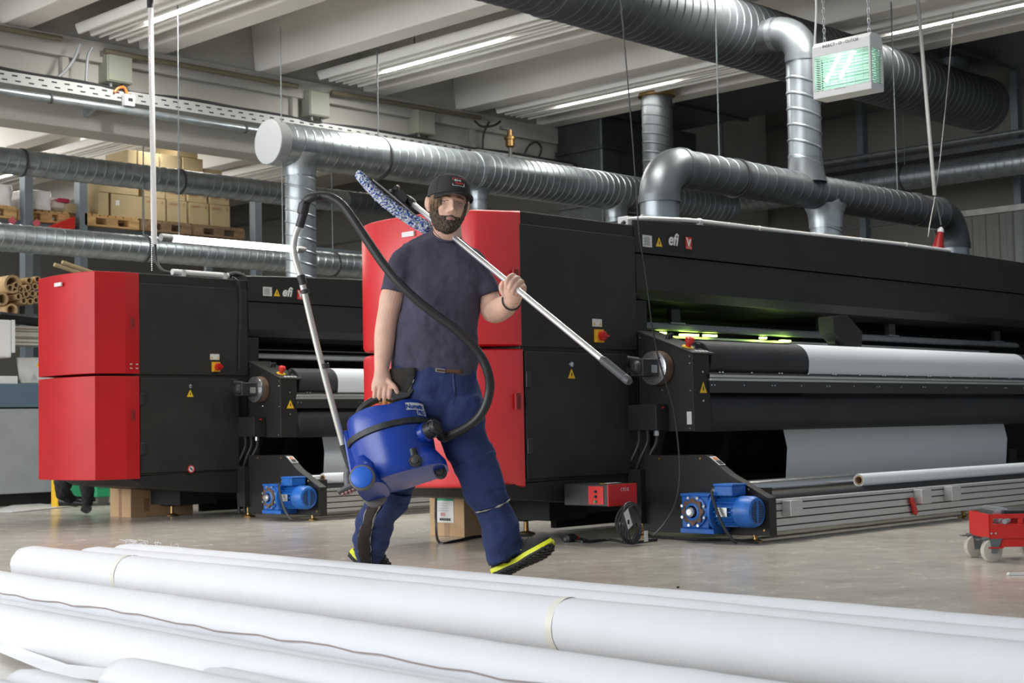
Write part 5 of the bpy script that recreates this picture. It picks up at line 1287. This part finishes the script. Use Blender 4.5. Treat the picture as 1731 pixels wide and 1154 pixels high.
# --- cap
ya2 = R_(9)
cf = (fw*math.cos(ya2) + lt*math.sin(ya2)).normalized(); cl = (lt*math.cos(ya2) - fw*math.sin(ya2)).normalized()
cu = (uh*math.cos(R_(-2)) + cf*math.sin(R_(-2))).normalized()
c0 = HP(0, 0, .030)
def cap_pt(th, h):
    """h 0..1 from rim to crown"""
    hh = .105*h; sh = (1 - h**3.2)**.5 if h < 1 else 0
    front = max(0, math.cos(th)); rx = .0885*(1-.02*h); ry = (.106 if math.cos(th) < 0 else .104)
    sh2 = sh if math.cos(th) < 0 else (1 - h**(3.2+2.2*front))**.5 if h < 1 else 0
    zz = hh - .012*(1-h)*(math.cos(th) < 0)*abs(math.cos(th))
    zz += .012*front*(1-h)
    return c0 + cl*rx*sh2*math.sin(th) + cf*ry*sh2*math.cos(th) + cu*zz
rows = [[cap_pt(2*PI*i/72, k/22) for i in range(72)] for k in range(23)]
rows[-1] = [cap_pt(2*PI*i/72, .9995) for i in range(72)]
inner = [[c0 + (p-c0)*.95 - cu*.001 for p in rows[0]]]
cap = MB().rings(inner + rows, caps=True).link('cap', M_cap, man, smooth=50)
mb = MB()
for th in [i*PI/3 + PI/6*0 for i in range(6)]:
    mb.tube([cap_pt(th, k/20) + (cap_pt(th, k/20)-c0).normalized()*.0004 for k in range(1, 20)], .0011, 5)
mb.link('cap_seams', M_cap, cap)
MB().ball(cap_pt(0, .9995) , .007, .007, .004, 10, (cl, cf, cu)).link('cap_button', M_cap, cap)
mb = MB(); top = []; N = 30; rows = []
for j in range(7):
    g = j/6; row = []
    for i in range(N+1):
        th = R_(-66 + 132*i/N); ct = math.cos(th/R_(66)*PI/2)**.55 if abs(i-N/2) < N/2 else 0
        b = cap_pt(th, 0.02); ext = .078*g*ct
        p = b + cf*ext + cl*(math.sin(th)*.004*g) - cu*(.004*g*g + .004*g) - cu*(.018*(math.sin(th)**2))*g*.6 - cu*.004
        row.append(p)
    rows.append(row)
n = N+1; up_ = [p for r in rows for p in r]; dn = [p - cu*.0045 for p in up_]; fs = []
for k in range(6):
    for i in range(N): a = k*n+i; fs.append((a, a+1, a+n+1, a+n)); b = a+len(up_); fs.append((b+n, b+n+1, b+1, b))
L_ = len(up_)
for i in range(N): a = 6*n+i; fs.append((a, a+1, a+1+L_, a+L_))
mb.add(up_ + dn, fs); mb.link('visor', mat('visor_black', (.010, .010, .011), .8), cap, smooth=40)
# cap badge: coordinates on the front of the crown
def capmap(x, z, o=.0012):
    """x across, z height above the badge middle -> point on the crown surface"""
    h = max(.05, min(.9, (z + .052)/.105)); th = 0.
    for _ in range(10):
        p = cap_pt(th, h) - c0; th += (x - p.dot(cl))/.1
    p = cap_pt(th, h); d = (p - c0); d -= cu*d.dot(cu); return p + d.normalized()*o
def capline(pts, m_, nm, w_=.0011):
    P = []
    for a, b in zip(pts, pts[1:]):
        for j in range(8): P.append(capmap(a[0]+(b[0]-a[0])*j/8, a[1]+(b[1]-a[1])*j/8))
    P.append(capmap(*pts[-1])); MB().tube(P, w_, 5).link(nm, m_, cap)
bx = .003
M_bred = mat('badge_red', (.72, .08, .05), .6)
capline([(bx-.026, .006), (bx-.026, .018), (bx+.026, .018)], M_bred, 'badge_line')
capline([(bx-.026, -.010), (bx-.026, -.019), (bx+.026, -.019), (bx+.026, -.004)], M_text, 'badge_line')
text_mesh('cap_lettering', 'think', .0155, M_text, cap, (0, 0, 0), XA, ZA, fn=lambda x, y: capmap(x-.021+bx, y+.003), bold=.0004)
text_mesh('cap_lettering', 'bigital', .0155, M_bred, cap, (0, 0, 0), XA, ZA, fn=lambda x, y: capmap(x-.0155+bx, y-.010), bold=.0004)

# --- clothes
sh = MB()
slab(sh, [(632, 660, 806, 42, .0, 7), (628, 660, 807, 43, .0, 7), (600, 663, 808, 43, .0, 4), (560, 669, 808, 43, .0), (520, 677, 811, 43, .0), (490, 684, 813, 42, .0), (465, 682, 818, 40, .005), (442, 676, 813, 37, .008),
          (428, 673, 806, 34, .01, 2, 3), (416, 680, 797, 31, .012, 3, 5), (408, 694, 789, 29, .013, 3, 7), (402, 712, 783, 27.5, .015, 3, 8.5), (398, 727, 780, 26, .015, 3, 9.5), (395.5, 731, 778.5, 25, .015, 3, 10)], n=48, pw=2.3)
limb(sh, [(700, 424, .0, 17, 22), (685, 436, .0, 22, 25), (676, 458, .0, 26, 27), (670, 480, -.002, 26.5, 27), (668, 494, -.004, 26.5, 27)], n=28)
limb(sh, [(790, 430, .01, 17, 22), (803, 446, .015, 20, 24), (813, 468, .018, 22, 26), (822, 488, .015, 23, 26.5), (826, 499, .012, 23, 26.5)], n=28)
so = sh.link('t_shirt', M_shirt, man, smooth=60); cloth(so, .0065, .026, .11); displace(so, .004, .03); so.modifiers['smooth'].iterations = 6
# collar ring
mb = MB(); cr = [M(755 + 24*math.cos(a), 397.5 - 10*math.sin(a) + 3*math.cos(a), .013 + .062*math.sin(a)) for a in [2*PI*i/40 for i in range(41)]]
mb.tube(cr, .0045, 8); mb.link('collar', M_shirt, man)
for pts in ([(646, 489), (654, 493), (668, 497), (682, 500), (691, 502)],): pass
tr = MB()
slab(tr, [(612, 664, 802, 38, .0), (625, 661, 806, 41, .0), (645, 657, 810, 42, .0), (665, 656, 814, 42, .0), (688, 655, 816, 41, .0), (705, 662, 816, 38, .0)], n=44)
leg_f = [(776, 676, -.01, 39, 39), (779, 705, -.02, 39.5, 39), (785, 740, -.03, 40, 37), (798, 775, -.04, 37.5, 34), (812, 808, -.045, 35, 32), (826, 840, -.045, 32.5, 30), (837, 872, -.035, 31.5, 29), (847, 905, -.02, 32.5, 30), (855, 935, -.01, 34, 31), (858, 943, -.01, 34.5, 31)]
leg_r = [(694, 676, .02, 38, 38), (692, 705, .03, 38, 38), (686, 740, .05, 38, 36), (677, 775, .08, 37, 34), (668, 808, .11, 37, 33), (657, 836, .16, 36, 32), (642, 862, .23, 31, 29), (632, 888, .30, 31, 29), (627, 912, .36, 33, 30), (625, 934, .41, 28, 28), (625, 946, .43, 24, 26)]
limb(tr, leg_f, n=30); limb(tr, leg_r, n=30)
to = tr.link('trousers', M_trou, man, smooth=60); cloth(to, .0075, .040, .12); displace(to, .005, .035)
def patch(name, pts, a0, a1, off, m_, k=5, n=10, i0=0., i1=1., a0b=None, a1b=None):
    P = [M(p[0], p[1], p[2]) for p in pts]; A = catmull([Vector((p[3], p[4], 0)) for p in pts], k); C = catmull(P, k); rs = []
    s0, s1 = int(i0*(len(C)-1)), int(i1*(len(C)-1))
    for i in range(s0, s1+1):
        f = (i-s0)/max(1, s1-s0); b0 = a0 + ((a0b if a0b is not None else a0)-a0)*f; b1 = a1 + ((a1b if a1b is not None else a1)-a1)*f
        t = (C[min(i+1, len(C)-1)] - C[max(i-1, 0)]).normalized(); s = t.cross(CF).normalized(); d = t.cross(s).normalized()
        if d.dot(CF) < 0: d = -d
        if s.dot(CR) < 0: s = -s
        ring = []
        for j in range(n+1):
            a = R_(b0 + (b1-b0)*j/n)   # 0 = right side of the photo, 90 = towards the camera
            ring.append(C[i] + s*((A[i].x + off)/PXM)*math.cos(a) - d*((A[i].y + off)/PXM)*math.sin(a))
        rs.append(ring)
    mb = MB(); mb.rings(rs, caps=False, closed=False); o = mb.link(name, m_, man, smooth=60)
    so_ = o.modifiers.new('thickness', 'SOLIDIFY'); so_.thickness = .006; so_.offset = -1
    sb = o.modifiers.new('sub', 'SUBSURF'); sb.levels = 1; sb.render_levels = 1
    displace(o, .040, .12); return o, rs
st, rs = patch('side_stripe', leg_r, 128, 95, 1.6, M_strp, i0=.50, i1=.995, a0b=112, a1b=72)
for j in (0, -1):
    o = MB().tube([r[j] for r in rs], .0028, 6).link('piping', M_pipe, st); displace(o, .040, .12)
patch('knee_pocket', leg_r, 92, 20, 1.5, M_trou, i0=.42, i1=.62)
kp, rs = patch('knee_pocket', leg_f, 150, 15, 1.8, M_trou, i0=.34, i1=.62)
o = MB().tube(rs[-1], .0022, 6).link('piping', M_pipe, kp); displace(o, .040, .12)
# dark hip panel and piping
def hip(px, py, off=1.5):
    # front/side surface of the pelvis slab
    rows_ = [(612, 664, 802, 38), (645, 657, 810, 42), (688, 655, 816, 41), (705, 660, 816, 38)]
    f = (py-612)/93; c_ = 733; w_ = 76 + 4*min(1, f*1.5)
    u_ = max(-.995, min(.995, (px-c_)/w_)); return M(px, py, -(42+off)*(1-abs(u_)**2.4)**(1/2.4)/PXM)
mb = MB(); rows_ = []
for k in range(13):
    y = 622 + 54*k/12; xr = 704 - 26*(k/12)**1.8 if k > 3 else 702
    rows_.append([hip(658 + (xr-658)*j/10, y, 2.2) for j in range(11)])
mb.rings(rows_, caps=False, closed=False); o = mb.link('hip_panel', M_strp, man, smooth=60); q = o.modifiers.new('th', 'SOLIDIFY'); q.thickness = .006; q.offset = 0; displace(o, .040, .12)
o = MB().tube([r[-1] for r in rows_][4:], .0026, 6).link('hip_piping', M_pipe, man); displace(o, .040, .12)
M_leather = mat('belt_leather', (.14, .06, .035), .5)
mb = MB(); mb.rings([[hip(738 + 42*j/12, y - 0 + 3*j/12, 2.6) for j in range(13)] for y in (622, 628.5)], caps=False, closed=False); o = mb.link('belt', M_leather, man); q = o.modifiers.new('th', 'SOLIDIFY'); q.thickness = .004
bk = MB(); P4 = [hip(737, 622.5, 5), hip(752, 624.5, 5), hip(752, 629.5, 5), hip(737, 627.5, 5)]
bk.tube(P4 + [P4[0]], .0025, 6); bk.link('buckle', M_steel, o)
o = MB().tube([hip(766, 632, 2.6), hip(768, 655, 2.6), hip(769, 672, 2.8), hip(765, 684, 2.6)], .0022, 6).link('fly_seam', mat('seam_blue', (.03, .05, .15), .8), man); displace(o, .040, .12)
# bracelet and necklace
br = []
for i in range(33):
    a = 2*PI*i/32; c = M(864, 509, -.285); ax = (M(868, 503, -.33) - M(857, 515, -.21)).normalized(); s_ = ax.cross(CF).normalized(); d_ = ax.cross(s_)
    br.append(c + s_*(15.2/PXM)*math.cos(a) + d_*(14/PXM)*math.sin(a))
MB().tube(br, .0036, 8).link('bracelet', M_blk, man)
MB().tube(catmull([M(730, 380, .03), M(733, 389, -.03), M(738, 396, -.055), M(745, 402, -.07)], 5), .0015, 6).link('neck_cord', M_blk, man)
# --- shoes
def shoe(heel, ex, ez, name):
    ex = Vector(ex).normalized(); ez = Vector(ez); ez = (ez - ex*ez.dot(ex)).normalized(); ey = ez.cross(ex)
    heel = Vector(heel)
    def Q(x, y, z): return heel + ex*x + ey*y + ez*z
    def sec(x):
        u_ = x/.305; wd = .036 + .013*math.exp(-((u_-.72)/.22)**2) - .008*math.exp(-((u_-.42)/.12)**2)
        wd *= min(1, (u_+.04)/.10)**.5*min(1, max(0, 1.03-u_)/.16)**.5; return wd
    def rings_(z0, z1, k0, k1, xs=None, lift=lambda u_: 0):
        rs = []
        for z, k_ in ((z0, k0), (z0+(z1-z0)*.5, max(k0, k1)*1.02), (z1, k1)):
            ring = []; N = 40
            for i in range(N):
                a = 2*PI*i/N; x = .152 - .152*math.cos(a)*k_; x = max(.001, min(.304, x)); y = sec(x)*(1 if a < PI else -1)*k_
                if i in (0, N//2): y = 0
                ring.append(Q(x, y, z + lift(x/.305)))
            rs.append(ring)
        return rs
    tl = lambda u_: .020*max(0, (u_-.72)/.28)**2 + .006*max(0, (.12-u_)/.12)**2
    root = MB().rings(rings_(-.002, .010, .95, 1.0, lift=tl)).link(name, M_sole, man, smooth=45)
    mid = MB().rings(rings_(.008, .030, 1.0, 1.01, lift=lambda u_: tl(u_) - .006*u_)).link('midsole', M_neon, root, smooth=45)
    mb = MB()
    for i in range(13):
        for j in range(-2, 3):
            x = .02 + .0215*i + (.008 if j % 2 else 0); y = sec(x)*.36*j
            if .11 < x < .16 and abs(j) < 1: continue
            mb.obox(Q(x, y, -.004 + tl(x/.305)), ex*.0085 + ey*.002, ey*.0062, ez*.003)
    mb.link('tread', M_sole, root, smooth=0)
    rs = []
    for i in range(25):
        u_ = i/24; x = .012 + .283*u_; wd = sec(x)*.93
        h = .034 + (.070 if u_ < .3 else .070 - .048*((u_-.3)/.7)**.85) + (.012*math.exp(-((u_-.0)/.08)**2)); h *= min(1, max(.3, (1.04-u_)/.12))**.5
        ring = []
        for j in range(20):
            a = 2*PI*j/20; yy = wd*math.cos(a)*(1 - .38*max(0, math.sin(a))**1.5); zz = .030 + (h-.010)*max(0, math.sin(a))**.9 - .006*max(0, -math.sin(a))
            ring.append(Q(x, yy, zz + tl(u_)))
        rs.append(ring)
    MB().rings(rs).link('upper', M_shoe, root, smooth=60)
    mb = MB()
    for i in range(5):
        x = .135 + .021*i; h = .034 + .070 - .048*(((x-.012)/.283-.3)/.7)**.85
        mb.tube([Q(x, -.022, h+.008), Q(x+.004, -.008, h+.020), Q(x+.004, .008, h+.020), Q(x, .022, h+.008)], .0022, 6)
    mb.link('laces', M_blk, root)
    for s_ in (-1, 1):
        for (x0, z0, x1, z1) in ((.03, .05, .11, .062), (.05, .036, .12, .075), (.115, .075, .17, .045), (.025, .07, .05, .04)):
            a_, b_ = Q(x0, s_*sec(x0)*.985, z0), Q(x1, s_*sec(x1)*.90, z1)
            MB().tube([a_, (a_+b_)/2 + ey*s_*.003, b_], .0016, 6).link('side_line', M_neon, root)
    return root
hl = onZ(838, 982, 0.0); hl = M(836, 977, -.01)
shoe(hl, RH*.86 + UP*.43 - FH*.27, UP*.80 + FH*.50 - RH*.40, 'shoe')
h2 = M(589, 937, .50)
shoe(h2, RH*.72 - UP*.62 - FH*.30, RH*.62 + UP*.78 + FH*.10, 'shoe')
# ankles (socks) inside the shoes
for pts in ([(856, 935, -.01, 17, 17), (862, 952, -.01, 15, 16), (864, 962, -.01, 14, 16)], [(624, 938, .44, 17, 17), (621, 955, .48, 15, 16)]):
    mb = MB(); limb(mb, pts); mb.link('sock', M_blkm, man)

# --- mop over the shoulder
A_m, B_m = M(733, 373.3, .105), M(863, 480, -.352)
dirm = (B_m - A_m).normalized()
def on_line(px):
    lo, hi = -3., 4.
    for _ in range(50):
        md = (lo+hi)/2; p = A_m + dirm*md; r = p - CAM; x = 865.5 + FPX*r.dot(CR)/r.dot(CF)
        if x < px: lo = md
        else: hi = md
    return A_m + dirm*lo
mop = thing('flat_mop', on_line(1065), 'flat mop with aluminium pole and blue-white fringe, over the shoulder of the walking person', 'mop')
MB().cyl(on_line(697), on_line(1020), .0125, n=24).link('pole', mat('satin_aluminium', (.72, .72, .73), .3, .75), mop)
e0, e1 = on_line(1018), on_line(1065); L = (e1-e0).length; pf = [(.0145, 0), (.0165, .01)]
z = .02
while z < L-.03: pf += [(.0165, z), (.0150, z+.003), (.0165, z+.006)]; z += .010
pf += [(.0165, L-.015), (.013, L-.002), (.004, L)]
MB().lathe(e0, dirm, pf, 20).link('grip', mat('grip_grey', (.07, .072, .075), .5), mop)
MB().lathe(on_line(699), -dirm, [(.016, 0), (.021, .01), (.021, .05), (.016, .075), (.010, .08)], 20).link('socket', M_blk, mop)
MP = lambda px, py, dd=0.: M(px, py, .235 + dd)
mb = MB()
for q in ([(662, 322), (668, 316), (682, 324), (690, 333), (684, 344), (676, 341)],):
    mb.prism([MP(a, b, -.025) for a, b in q], CF*.06)
mb.tube([MP(661, 323, -.04), MP(661, 323, .05)], .010, 12); mb.tube([MP(669, 318, -.03), MP(672, 317, .03)], .012, 12)
mb.tube([MP(684, 330), MP(700, 347)], .011, 12); mb.tube([MP(680, 343, -.03), MP(680, 343, .04)], .009, 10)
mb.link('swivel_joint', M_blk, mop, smooth=20, bevel=.003)
MB().tube([MP(658, 323, -.05), MP(662, 322, -.05)], .008, 10).link('clip', M_rod, mop)
rows = []; path = catmull([MP(a, b) for a, b in ((632, 304), (652, 320), (672, 337), (692, 354), (708, 369))], 5)
mb = MB()
for c in path: rows.append([c + CF*y - UP*.003*0 for y in (-.045, .045)])
mb.rings(rows, caps=False, closed=False); o = mb.link('plate', mat('grey_plate', (.30, .30, .30), .5), mop); q = o.modifiers.new('th', 'SOLIDIFY'); q.thickness = .006
path = catmull([MP(a, b) for a, b in ((604, 291), (617, 307), (633, 324), (652, 341), (672, 356), (694, 370), (714, 381), (728, 389))], 10)
rs = []; N = len(path)
for i, c in enumerate(path):
    t = (path[min(i+1, N-1)] - path[max(i-1, 0)]).normalized(); s_ = t.cross(CF).normalized(); e_ = min(1, (i+1.2)/6, (N-i+.2)/6)**.5; f = i/(N-1)
    hw = (.014 + .010*f)*e_ + .004
    rs.append([c + s_*hw*(abs(math.cos(a))**.7)*(1 if math.cos(a) > 0 else -1) + CF*.062*e_*(abs(math.sin(a))**.7)*(1 if math.sin(a) > 0 else -1) for a in [2*PI*j/36 for j in range(36)]])
mb = MB(); mb.rings(rs); M_mop = mat('mop_fibre', (.03, .10, .42), .95, c2=(.72, .76, .82), vscale=95, bump=.9, bscale=180, ramp=(.40, .52), detail=1)
o = mb.link('fringe', M_mop, mop, smooth=60); q = o.modifiers.new('sub', 'SUBSURF'); q.levels = 2; q.render_levels = 2; displace(o, .018, .010, 1)

# --- vacuum cleaner
tl_ = R_(15.0); tb = R_(16)
vx = (RH*math.cos(tl_) + UP*math.sin(tl_)).normalized()
vz0 = (UP*math.cos(tl_) - RH*math.sin(tl_)).normalized(); vz = (vz0*math.cos(tb) + FH*math.sin(tb)).normalized(); vy = vz.cross(vx).normalized()   # vy points away from the camera
vc = M(660, 737, -.10)
def VP(x, y, z): return vc + vx*x + vy*y + vz*z
vac = thing('vacuum_cleaner', VP(0, 0, -.2), 'blue tub vacuum cleaner with black band, hose and metal wand, held in the right hand', 'vacuum cleaner')
M_vb = mat('vacuum_blue', (.007, .045, .34), .28, var=.10, vscale=8, bump=.03, bscale=60)
M_vb2 = mat('vacuum_blue_disc', (.015, .13, .62), .4)
def vring(rx, ry, z, ox=0., oy=0., pw=2.0, n=56, f=None):
    ring = []
    for i in range(n):
        a = 2*PI*i/n; c_, s_ = math.cos(a), math.sin(a)
        x = rx*abs(c_)**(2/pw)*(1 if c_ > 0 else -1) + ox; y = ry*abs(s_)**(2/pw)*(1 if s_ > 0 else -1) + oy
        zz = z + (f(x, y) if f else 0); ring.append(VP(x, y, zz))
    return ring
MB().rings([vring(.125, .125, -.205), vring(.148, .145, -.203), vring(.160, .155, -.190, .0), vring(.168, .160, -.13), vring(.175, .165, -.05), vring(.178, .168, -.008)]).link('tub', M_vb, vac, smooth=35)
# chassis flare on the front right, towards the casters, and the rear axle housing
mb = MB(); mb.rings([vring(.10, .12, -.206, .075, 0, 2.6), vring(.125, .135, -.202, .075, 0, 2.6), vring(.125, .135, -.17, .075, 0, 2.6), vring(.10, .12, -.115, .07, 0, 2.4)]); mb.link('front_skirt', M_vb, vac, smooth=35)
mb = MB(); mb.rings([vring(.06, .15, -.215, -.125, 0, 3), vring(.065, .155, -.20, -.125, 0, 3), vring(.06, .155, -.13, -.125, 0, 3), vring(.03, .12, -.08, -.125, 0, 3)]); mb.link('axle_housing', M_vb, vac, smooth=35)
rim = lambda x, y: -.012*math.exp(-((x-.04)/.05)**2)*(1 if y < 0 else .6)
MB().rings([vring(.176, .166, .002), vring(.173, .163, .05), vring(.168, .158, .092, f=rim), vring(.164, .154, .103, f=rim), vring(.154, .144, .106, f=rim), vring(.145, .135, .098, f=rim), vring(.135, .125, .075), vring(.02, .02, .07)]).link('motor_head', M_vb, vac, smooth=35)
MB().rings([vring(.180, .170, -.015), vring(.188, .178, -.012), vring(.189, .179, .0), vring(.188, .178, .012), vring(.178, .168, .014)]).link('black_band', mat('band_black', (.022, .022, .022), .5, var=.5, vscale=40), vac, smooth=35)
MB().rings([vring(.095, .085, .070), vring(.095, .085, .104), vring(.085, .075, .108), vring(.02, .02, .109)]).link('yellow_ring', mat('vacuum_yellow', (.80, .50, .02), .4), vac, smooth=35)
MB().tube(catmull([VP(-.130, -.03, .075), VP(-.115, -.035, .110), VP(-.080, -.04, .142), VP(-.03, -.045, .158), VP(.02, -.045, .158), VP(.06, -.04, .138), VP(.095, -.035, .125), VP(.12, -.03, .085)], 6), [.013+.004*math.sin(PI*i/42) for i in range(43)], 14).link('handle', M_blk, vac)
mb = MB(); mb.prism([VP(.035, -.06, .165), VP(.055, -.06, .178), VP(.12, -.06, .150), VP(.145, -.06, .165), VP(.15, -.06, .148), VP(.12, -.06, .125), VP(.05, -.06, .13)], vy*.045); mb.link('cable_hook', M_blk, vac, smooth=0, bevel=.005)
# wheels
for yy, sg in ((-.155, -1), (.125, 1)):
    c = VP(-.140, yy, -.190); ax = vy*sg
    wl = MB().lathe(c, ax, [(.02, 0), (.047, 0), (.053, .006), (.053, .026), (.047, .032), (.043, .030)], 36).link('rear_wheel', mat('tyre_grey', (.16, .15, .14), .7), vac, smooth=35)
    MB().lathe(c, ax, [(.0445, .028), (.0445, .034), (.040, .037), (.004, .038)], 36).link('wheel_disc', M_vb2, wl, smooth=35)
for x, yy in ((.085, -.150), (.165, -.02)):
    c = VP(x, yy, -.175) if x < .1 else VP(x, yy, -.215)
    cs_ = MB().lathe(c, -vy, [(.008, -.035), (.022, -.035), (.026, -.03), (.026, .0), (.022, .006), (.016, .004), (.016, .012), (.008, .016)], 24).link('front_caster', mat('caster_dark', (.045, .045, .043), .6), vac, smooth=35)
    MB().cyl(c + vz*.01 + vy*.02, c + vz*.055 + vy*.02, .018, n=14).link('caster_stem', M_blk, cs_)
# wand holder block at the back
mb = MB(); mb.hexa([VP(-.20, -.045, -.12), VP(-.155, -.045, -.12), VP(-.155, .02, -.12), VP(-.20, .02, -.12), VP(-.19, -.04, .07), VP(-.165, -.04, .07), VP(-.165, .02, .07), VP(-.19, .02, .07)]); mb.link('wand_dock', M_vb, vac, smooth=0, bevel=.008)
# hose connector on the front right
hc0 = VP(.150, -.090, -.055); hdir = (vx*.86 - vy*.5 + vz*.02).normalized()
MB().lathe(hc0, hdir, [(.044, -.03), (.042, .010), (.036, .016)], 28).link('inlet_boss', M_vb, vac, smooth=35)
mb = MB(); mb.lathe(hc0 + hdir*.014, hdir, [(.03, 0), (.036, .002), (.036, .030), (.033, .032), (.034, .050), (.031, .056), (.02, .056)], 28)
for i in range(8):
    a = 2*PI*i/8; o_ = hdir.orthogonal().normalized(); p_ = hdir.cross(o_); d_ = o_*math.cos(a) + p_*math.sin(a); mb.obox(hc0 + hdir*.044 + d_*.035, hdir*.010, hdir.cross(d_)*.005, d_*.003)
mb.link('hose_connector', M_blk, vac, smooth=35)
# name plate lettering, wrapped on the motor head
def vsurf(s_, h, o=.0012):
    """s_ arc distance from the front (camera side) towards the right, h height"""
    a = -PI/2 + s_/.165; return VP((.1745+o)*math.cos(a), (.1645+o)*math.sin(a), h)
mb = MB()
def vquad(s0, h0, s1, h1, o=.0012, n=12, sl=.10):
    rs = [[vsurf(s0+(s1-s0)*j/n + sl*h, h, o) for j in range(n+1)] for h in (h0, h1)]
    mb.rings(rs, caps=False, closed=False)
vquad(.098, .050, .210, .082); vquad(.150, .026, .215, .051)
bd = mb.link('name_plate', mat('white_plate', (.85, .85, .86), .5), vac, smooth=50)
text_mesh('name_lettering', 'Numatic', .0285, mat('plate_blue', (.012, .07, .38), .5), bd, (0, 0, 0), XA, ZA, fn=lambda x, y: vsurf(.103+x*.98+.1*y, .055+y, .0028), bold=.0012)
text_mesh('name_lettering', 'PRO', .026, mat('plate_blue', ()), bd, (0, 0, 0), XA, ZA, fn=lambda x, y: vsurf(.156+x+.1*y, .0295+y, .0028), bold=.0012)
# wand
W_ = lambda px, py, dd=-.12: M(px, py, dd)
wp = catmull([W_(586, 773), W_(566, 700), W_(548, 632), W_(530, 560), W_(514, 492), W_(508, 466), W_(499, 437), W_(496.5, 415), W_(500, 395), W_(506, 380), W_(511, 364)], 8)
wnd = MB().tube(wp, .0135, 18).link('wand', mat('wand_metal', (.62, .60, .55), .32, .55), vac)
def sleeve(p, q, r, m_, nm, par):
    p, q = Vector(p), Vector(q); MB().lathe(p, q-p, [(r*.85, 0), (r, .003), (r, (q-p).length-.003), (r*.85, (q-p).length)], 20).link(nm, m_, par, smooth=35)
sleeve(W_(513, 481), W_(508, 465), .0175, M_blk, 'joint_sleeve', wnd); sleeve(W_(516.5, 496), W_(515, 489), .0185, M_blk, 'joint_sleeve', wnd); sleeve(W_(550.5, 622), W_(548.5, 614), .0185, M_blk, 'joint_sleeve', wnd)
sleeve(W_(594, 790), W_(580.5, 751), .0195, M_blk, 'end_grip', wnd); sleeve(W_(506, 384), W_(513, 360), .0185, M_blk, 'hose_grip', wnd); sleeve(W_(511, 362), W_(515, 343), .024, M_blk, 'hose_cuff', wnd)
# floor tool clipped under the wheel
ft = MB(); ft.tube([W_(592, 785, -.09), W_(588, 803, -.10), W_(590, 822, -.12)], .020, 14)
tc = W_(597, 822, -.17); tx = (RH*.93 + UP*.38 - FH*.1).normalized(); ty = (UP*.9 - RH*.38 + FH*.3).normalized(); tz = tx.cross(ty)
ft.rings([[tc + tx*(-.066+.022*k) + (ty*math.cos(a)*.016 + tz*math.sin(a)*.036)*(1 - .35*abs(k-3)**2/9) for a in [2*PI*j/20 for j in range(20)]] for k in range(7)])
fo = ft.link('floor_tool', mat('tool_grey', (.10, .10, .10), .5), vac, smooth=45)
mb = MB()
for i in range(7): mb.obox(tc - ty*.016 + tx*(-.05+.016*i), tx*.005, ty*.003, tz*.02)
mb.link('tool_strips', mat('tool_strip', (.45, .25, .22), .6), fo, smooth=0)
# hose
hp = [(512, 352, -.12), (517, 341, -.12), (527, 334, -.13), (543, 331, -.13), (562, 335, -.14), (580, 348, -.15), (598, 372, -.16), (620, 405, -.17), (648, 446, -.185), (676, 480, -.20), (706, 508, -.21), (738, 533, -.215), (768, 555, -.22), (795, 580, -.22), (814, 604, -.22), (825, 630, -.22), (828, 655, -.21), (822, 683, -.20), (808, 706, -.19), (788, 722, -.18), (765, 733, -.17), (748, 739, -.155)]
P = catmull([M(*p) for p in hp] + [hc0 + hdir*.062, hc0 + hdir*.04], 10); P = resample(P, .0042)
hs = MB().tube(P, [.0205 if i % 2 else .0178 for i in range(len(P))], 16).link('hose', mat('hose_black', (.018, .018, .019), .42), vac, smooth=70)

# --- kneeling person behind the rear machine (legs show below the red cover)
g = onZ(146, 871, 0); dK = (g - CAM).dot(CF)
K = lambda px, py, dd=0.: dep(px, py, dK + dd)
kp_ = thing('person', g, 'crouching person in black trousers and boots, only the legs showing below the rear red cover', 'person')
PX0 = PXM; PXM = 2550/dK; DM0 = DM; DM = dK
mb = MB()
limb(mb, [(118, 770, .1, 14, 14), (112, 800, .05, 15, 15), (105, 822, .0, 14, 14), (112, 838, .1, 10, 11), (128, 850, .2, 8, 9)], n=16)
limb(mb, [(128, 770, .0, 15, 15), (138, 800, .0, 14, 14), (148, 822, .0, 12, 12), (148, 845, .0, 9, 10), (146, 858, .0, 7, 8)], n=16)
slab(mb, [(600, 105, 145, 12, .1), (640, 98, 152, 16, .1), (700, 100, 150, 17, .1), (760, 100, 148, 18, .1), (785, 102, 148, 16, .1)], n=24)
limb(mb, [(125, 590, .1, 6, 7), (125, 575, .1, 10, 12), (125, 560, .1, 11, 13), (125, 548, .1, 8, 9)], n=16)
limb(mb, [(104, 615, .1, 8, 8), (96, 660, .05, 7, 7), (105, 700, .0, 5, 5)], n=14); limb(mb, [(146, 615, .1, 8, 8), (156, 660, .05, 7, 7), (150, 700, .0, 5, 5)], n=14)
o = mb.link('body', mat('black_workwear', (.014, .014, .016), .85, bump=.3, bscale=20), kp_); m = o.modifiers.new('remesh', 'REMESH'); m.mode = 'VOXEL'; m.voxel_size = .012; m.use_smooth_shade = True
displace(o, .05, .09)
for (px, py, dd, w_) in ((146, 870, -.05, 1), (120, 858, .15, 1)):
    c = K(px, py, dd); c.z = max(c.z, .0); mb = MB(); rs = []
    d_ = (RH*.25 - FH).normalized() if px > 140 else (RH*.9 - UP*.1).normalized(); s_ = UP.cross(d_).normalized()
    for i in range(10):
        f = i/9; rs.append([c + d_*(-.10+.28*f) + s_*.045*math.cos(a)*(1-.3*(2*f-1)**4) + UP*(.05 + .045*(1-.55*f)*math.sin(a) - (.0)) for a in [2*PI*j/16 for j in range(16)]])
    mb.rings(rs); mb.link('boot', M_blk, kp_, smooth=60)
PXM = PX0; DM = DM0
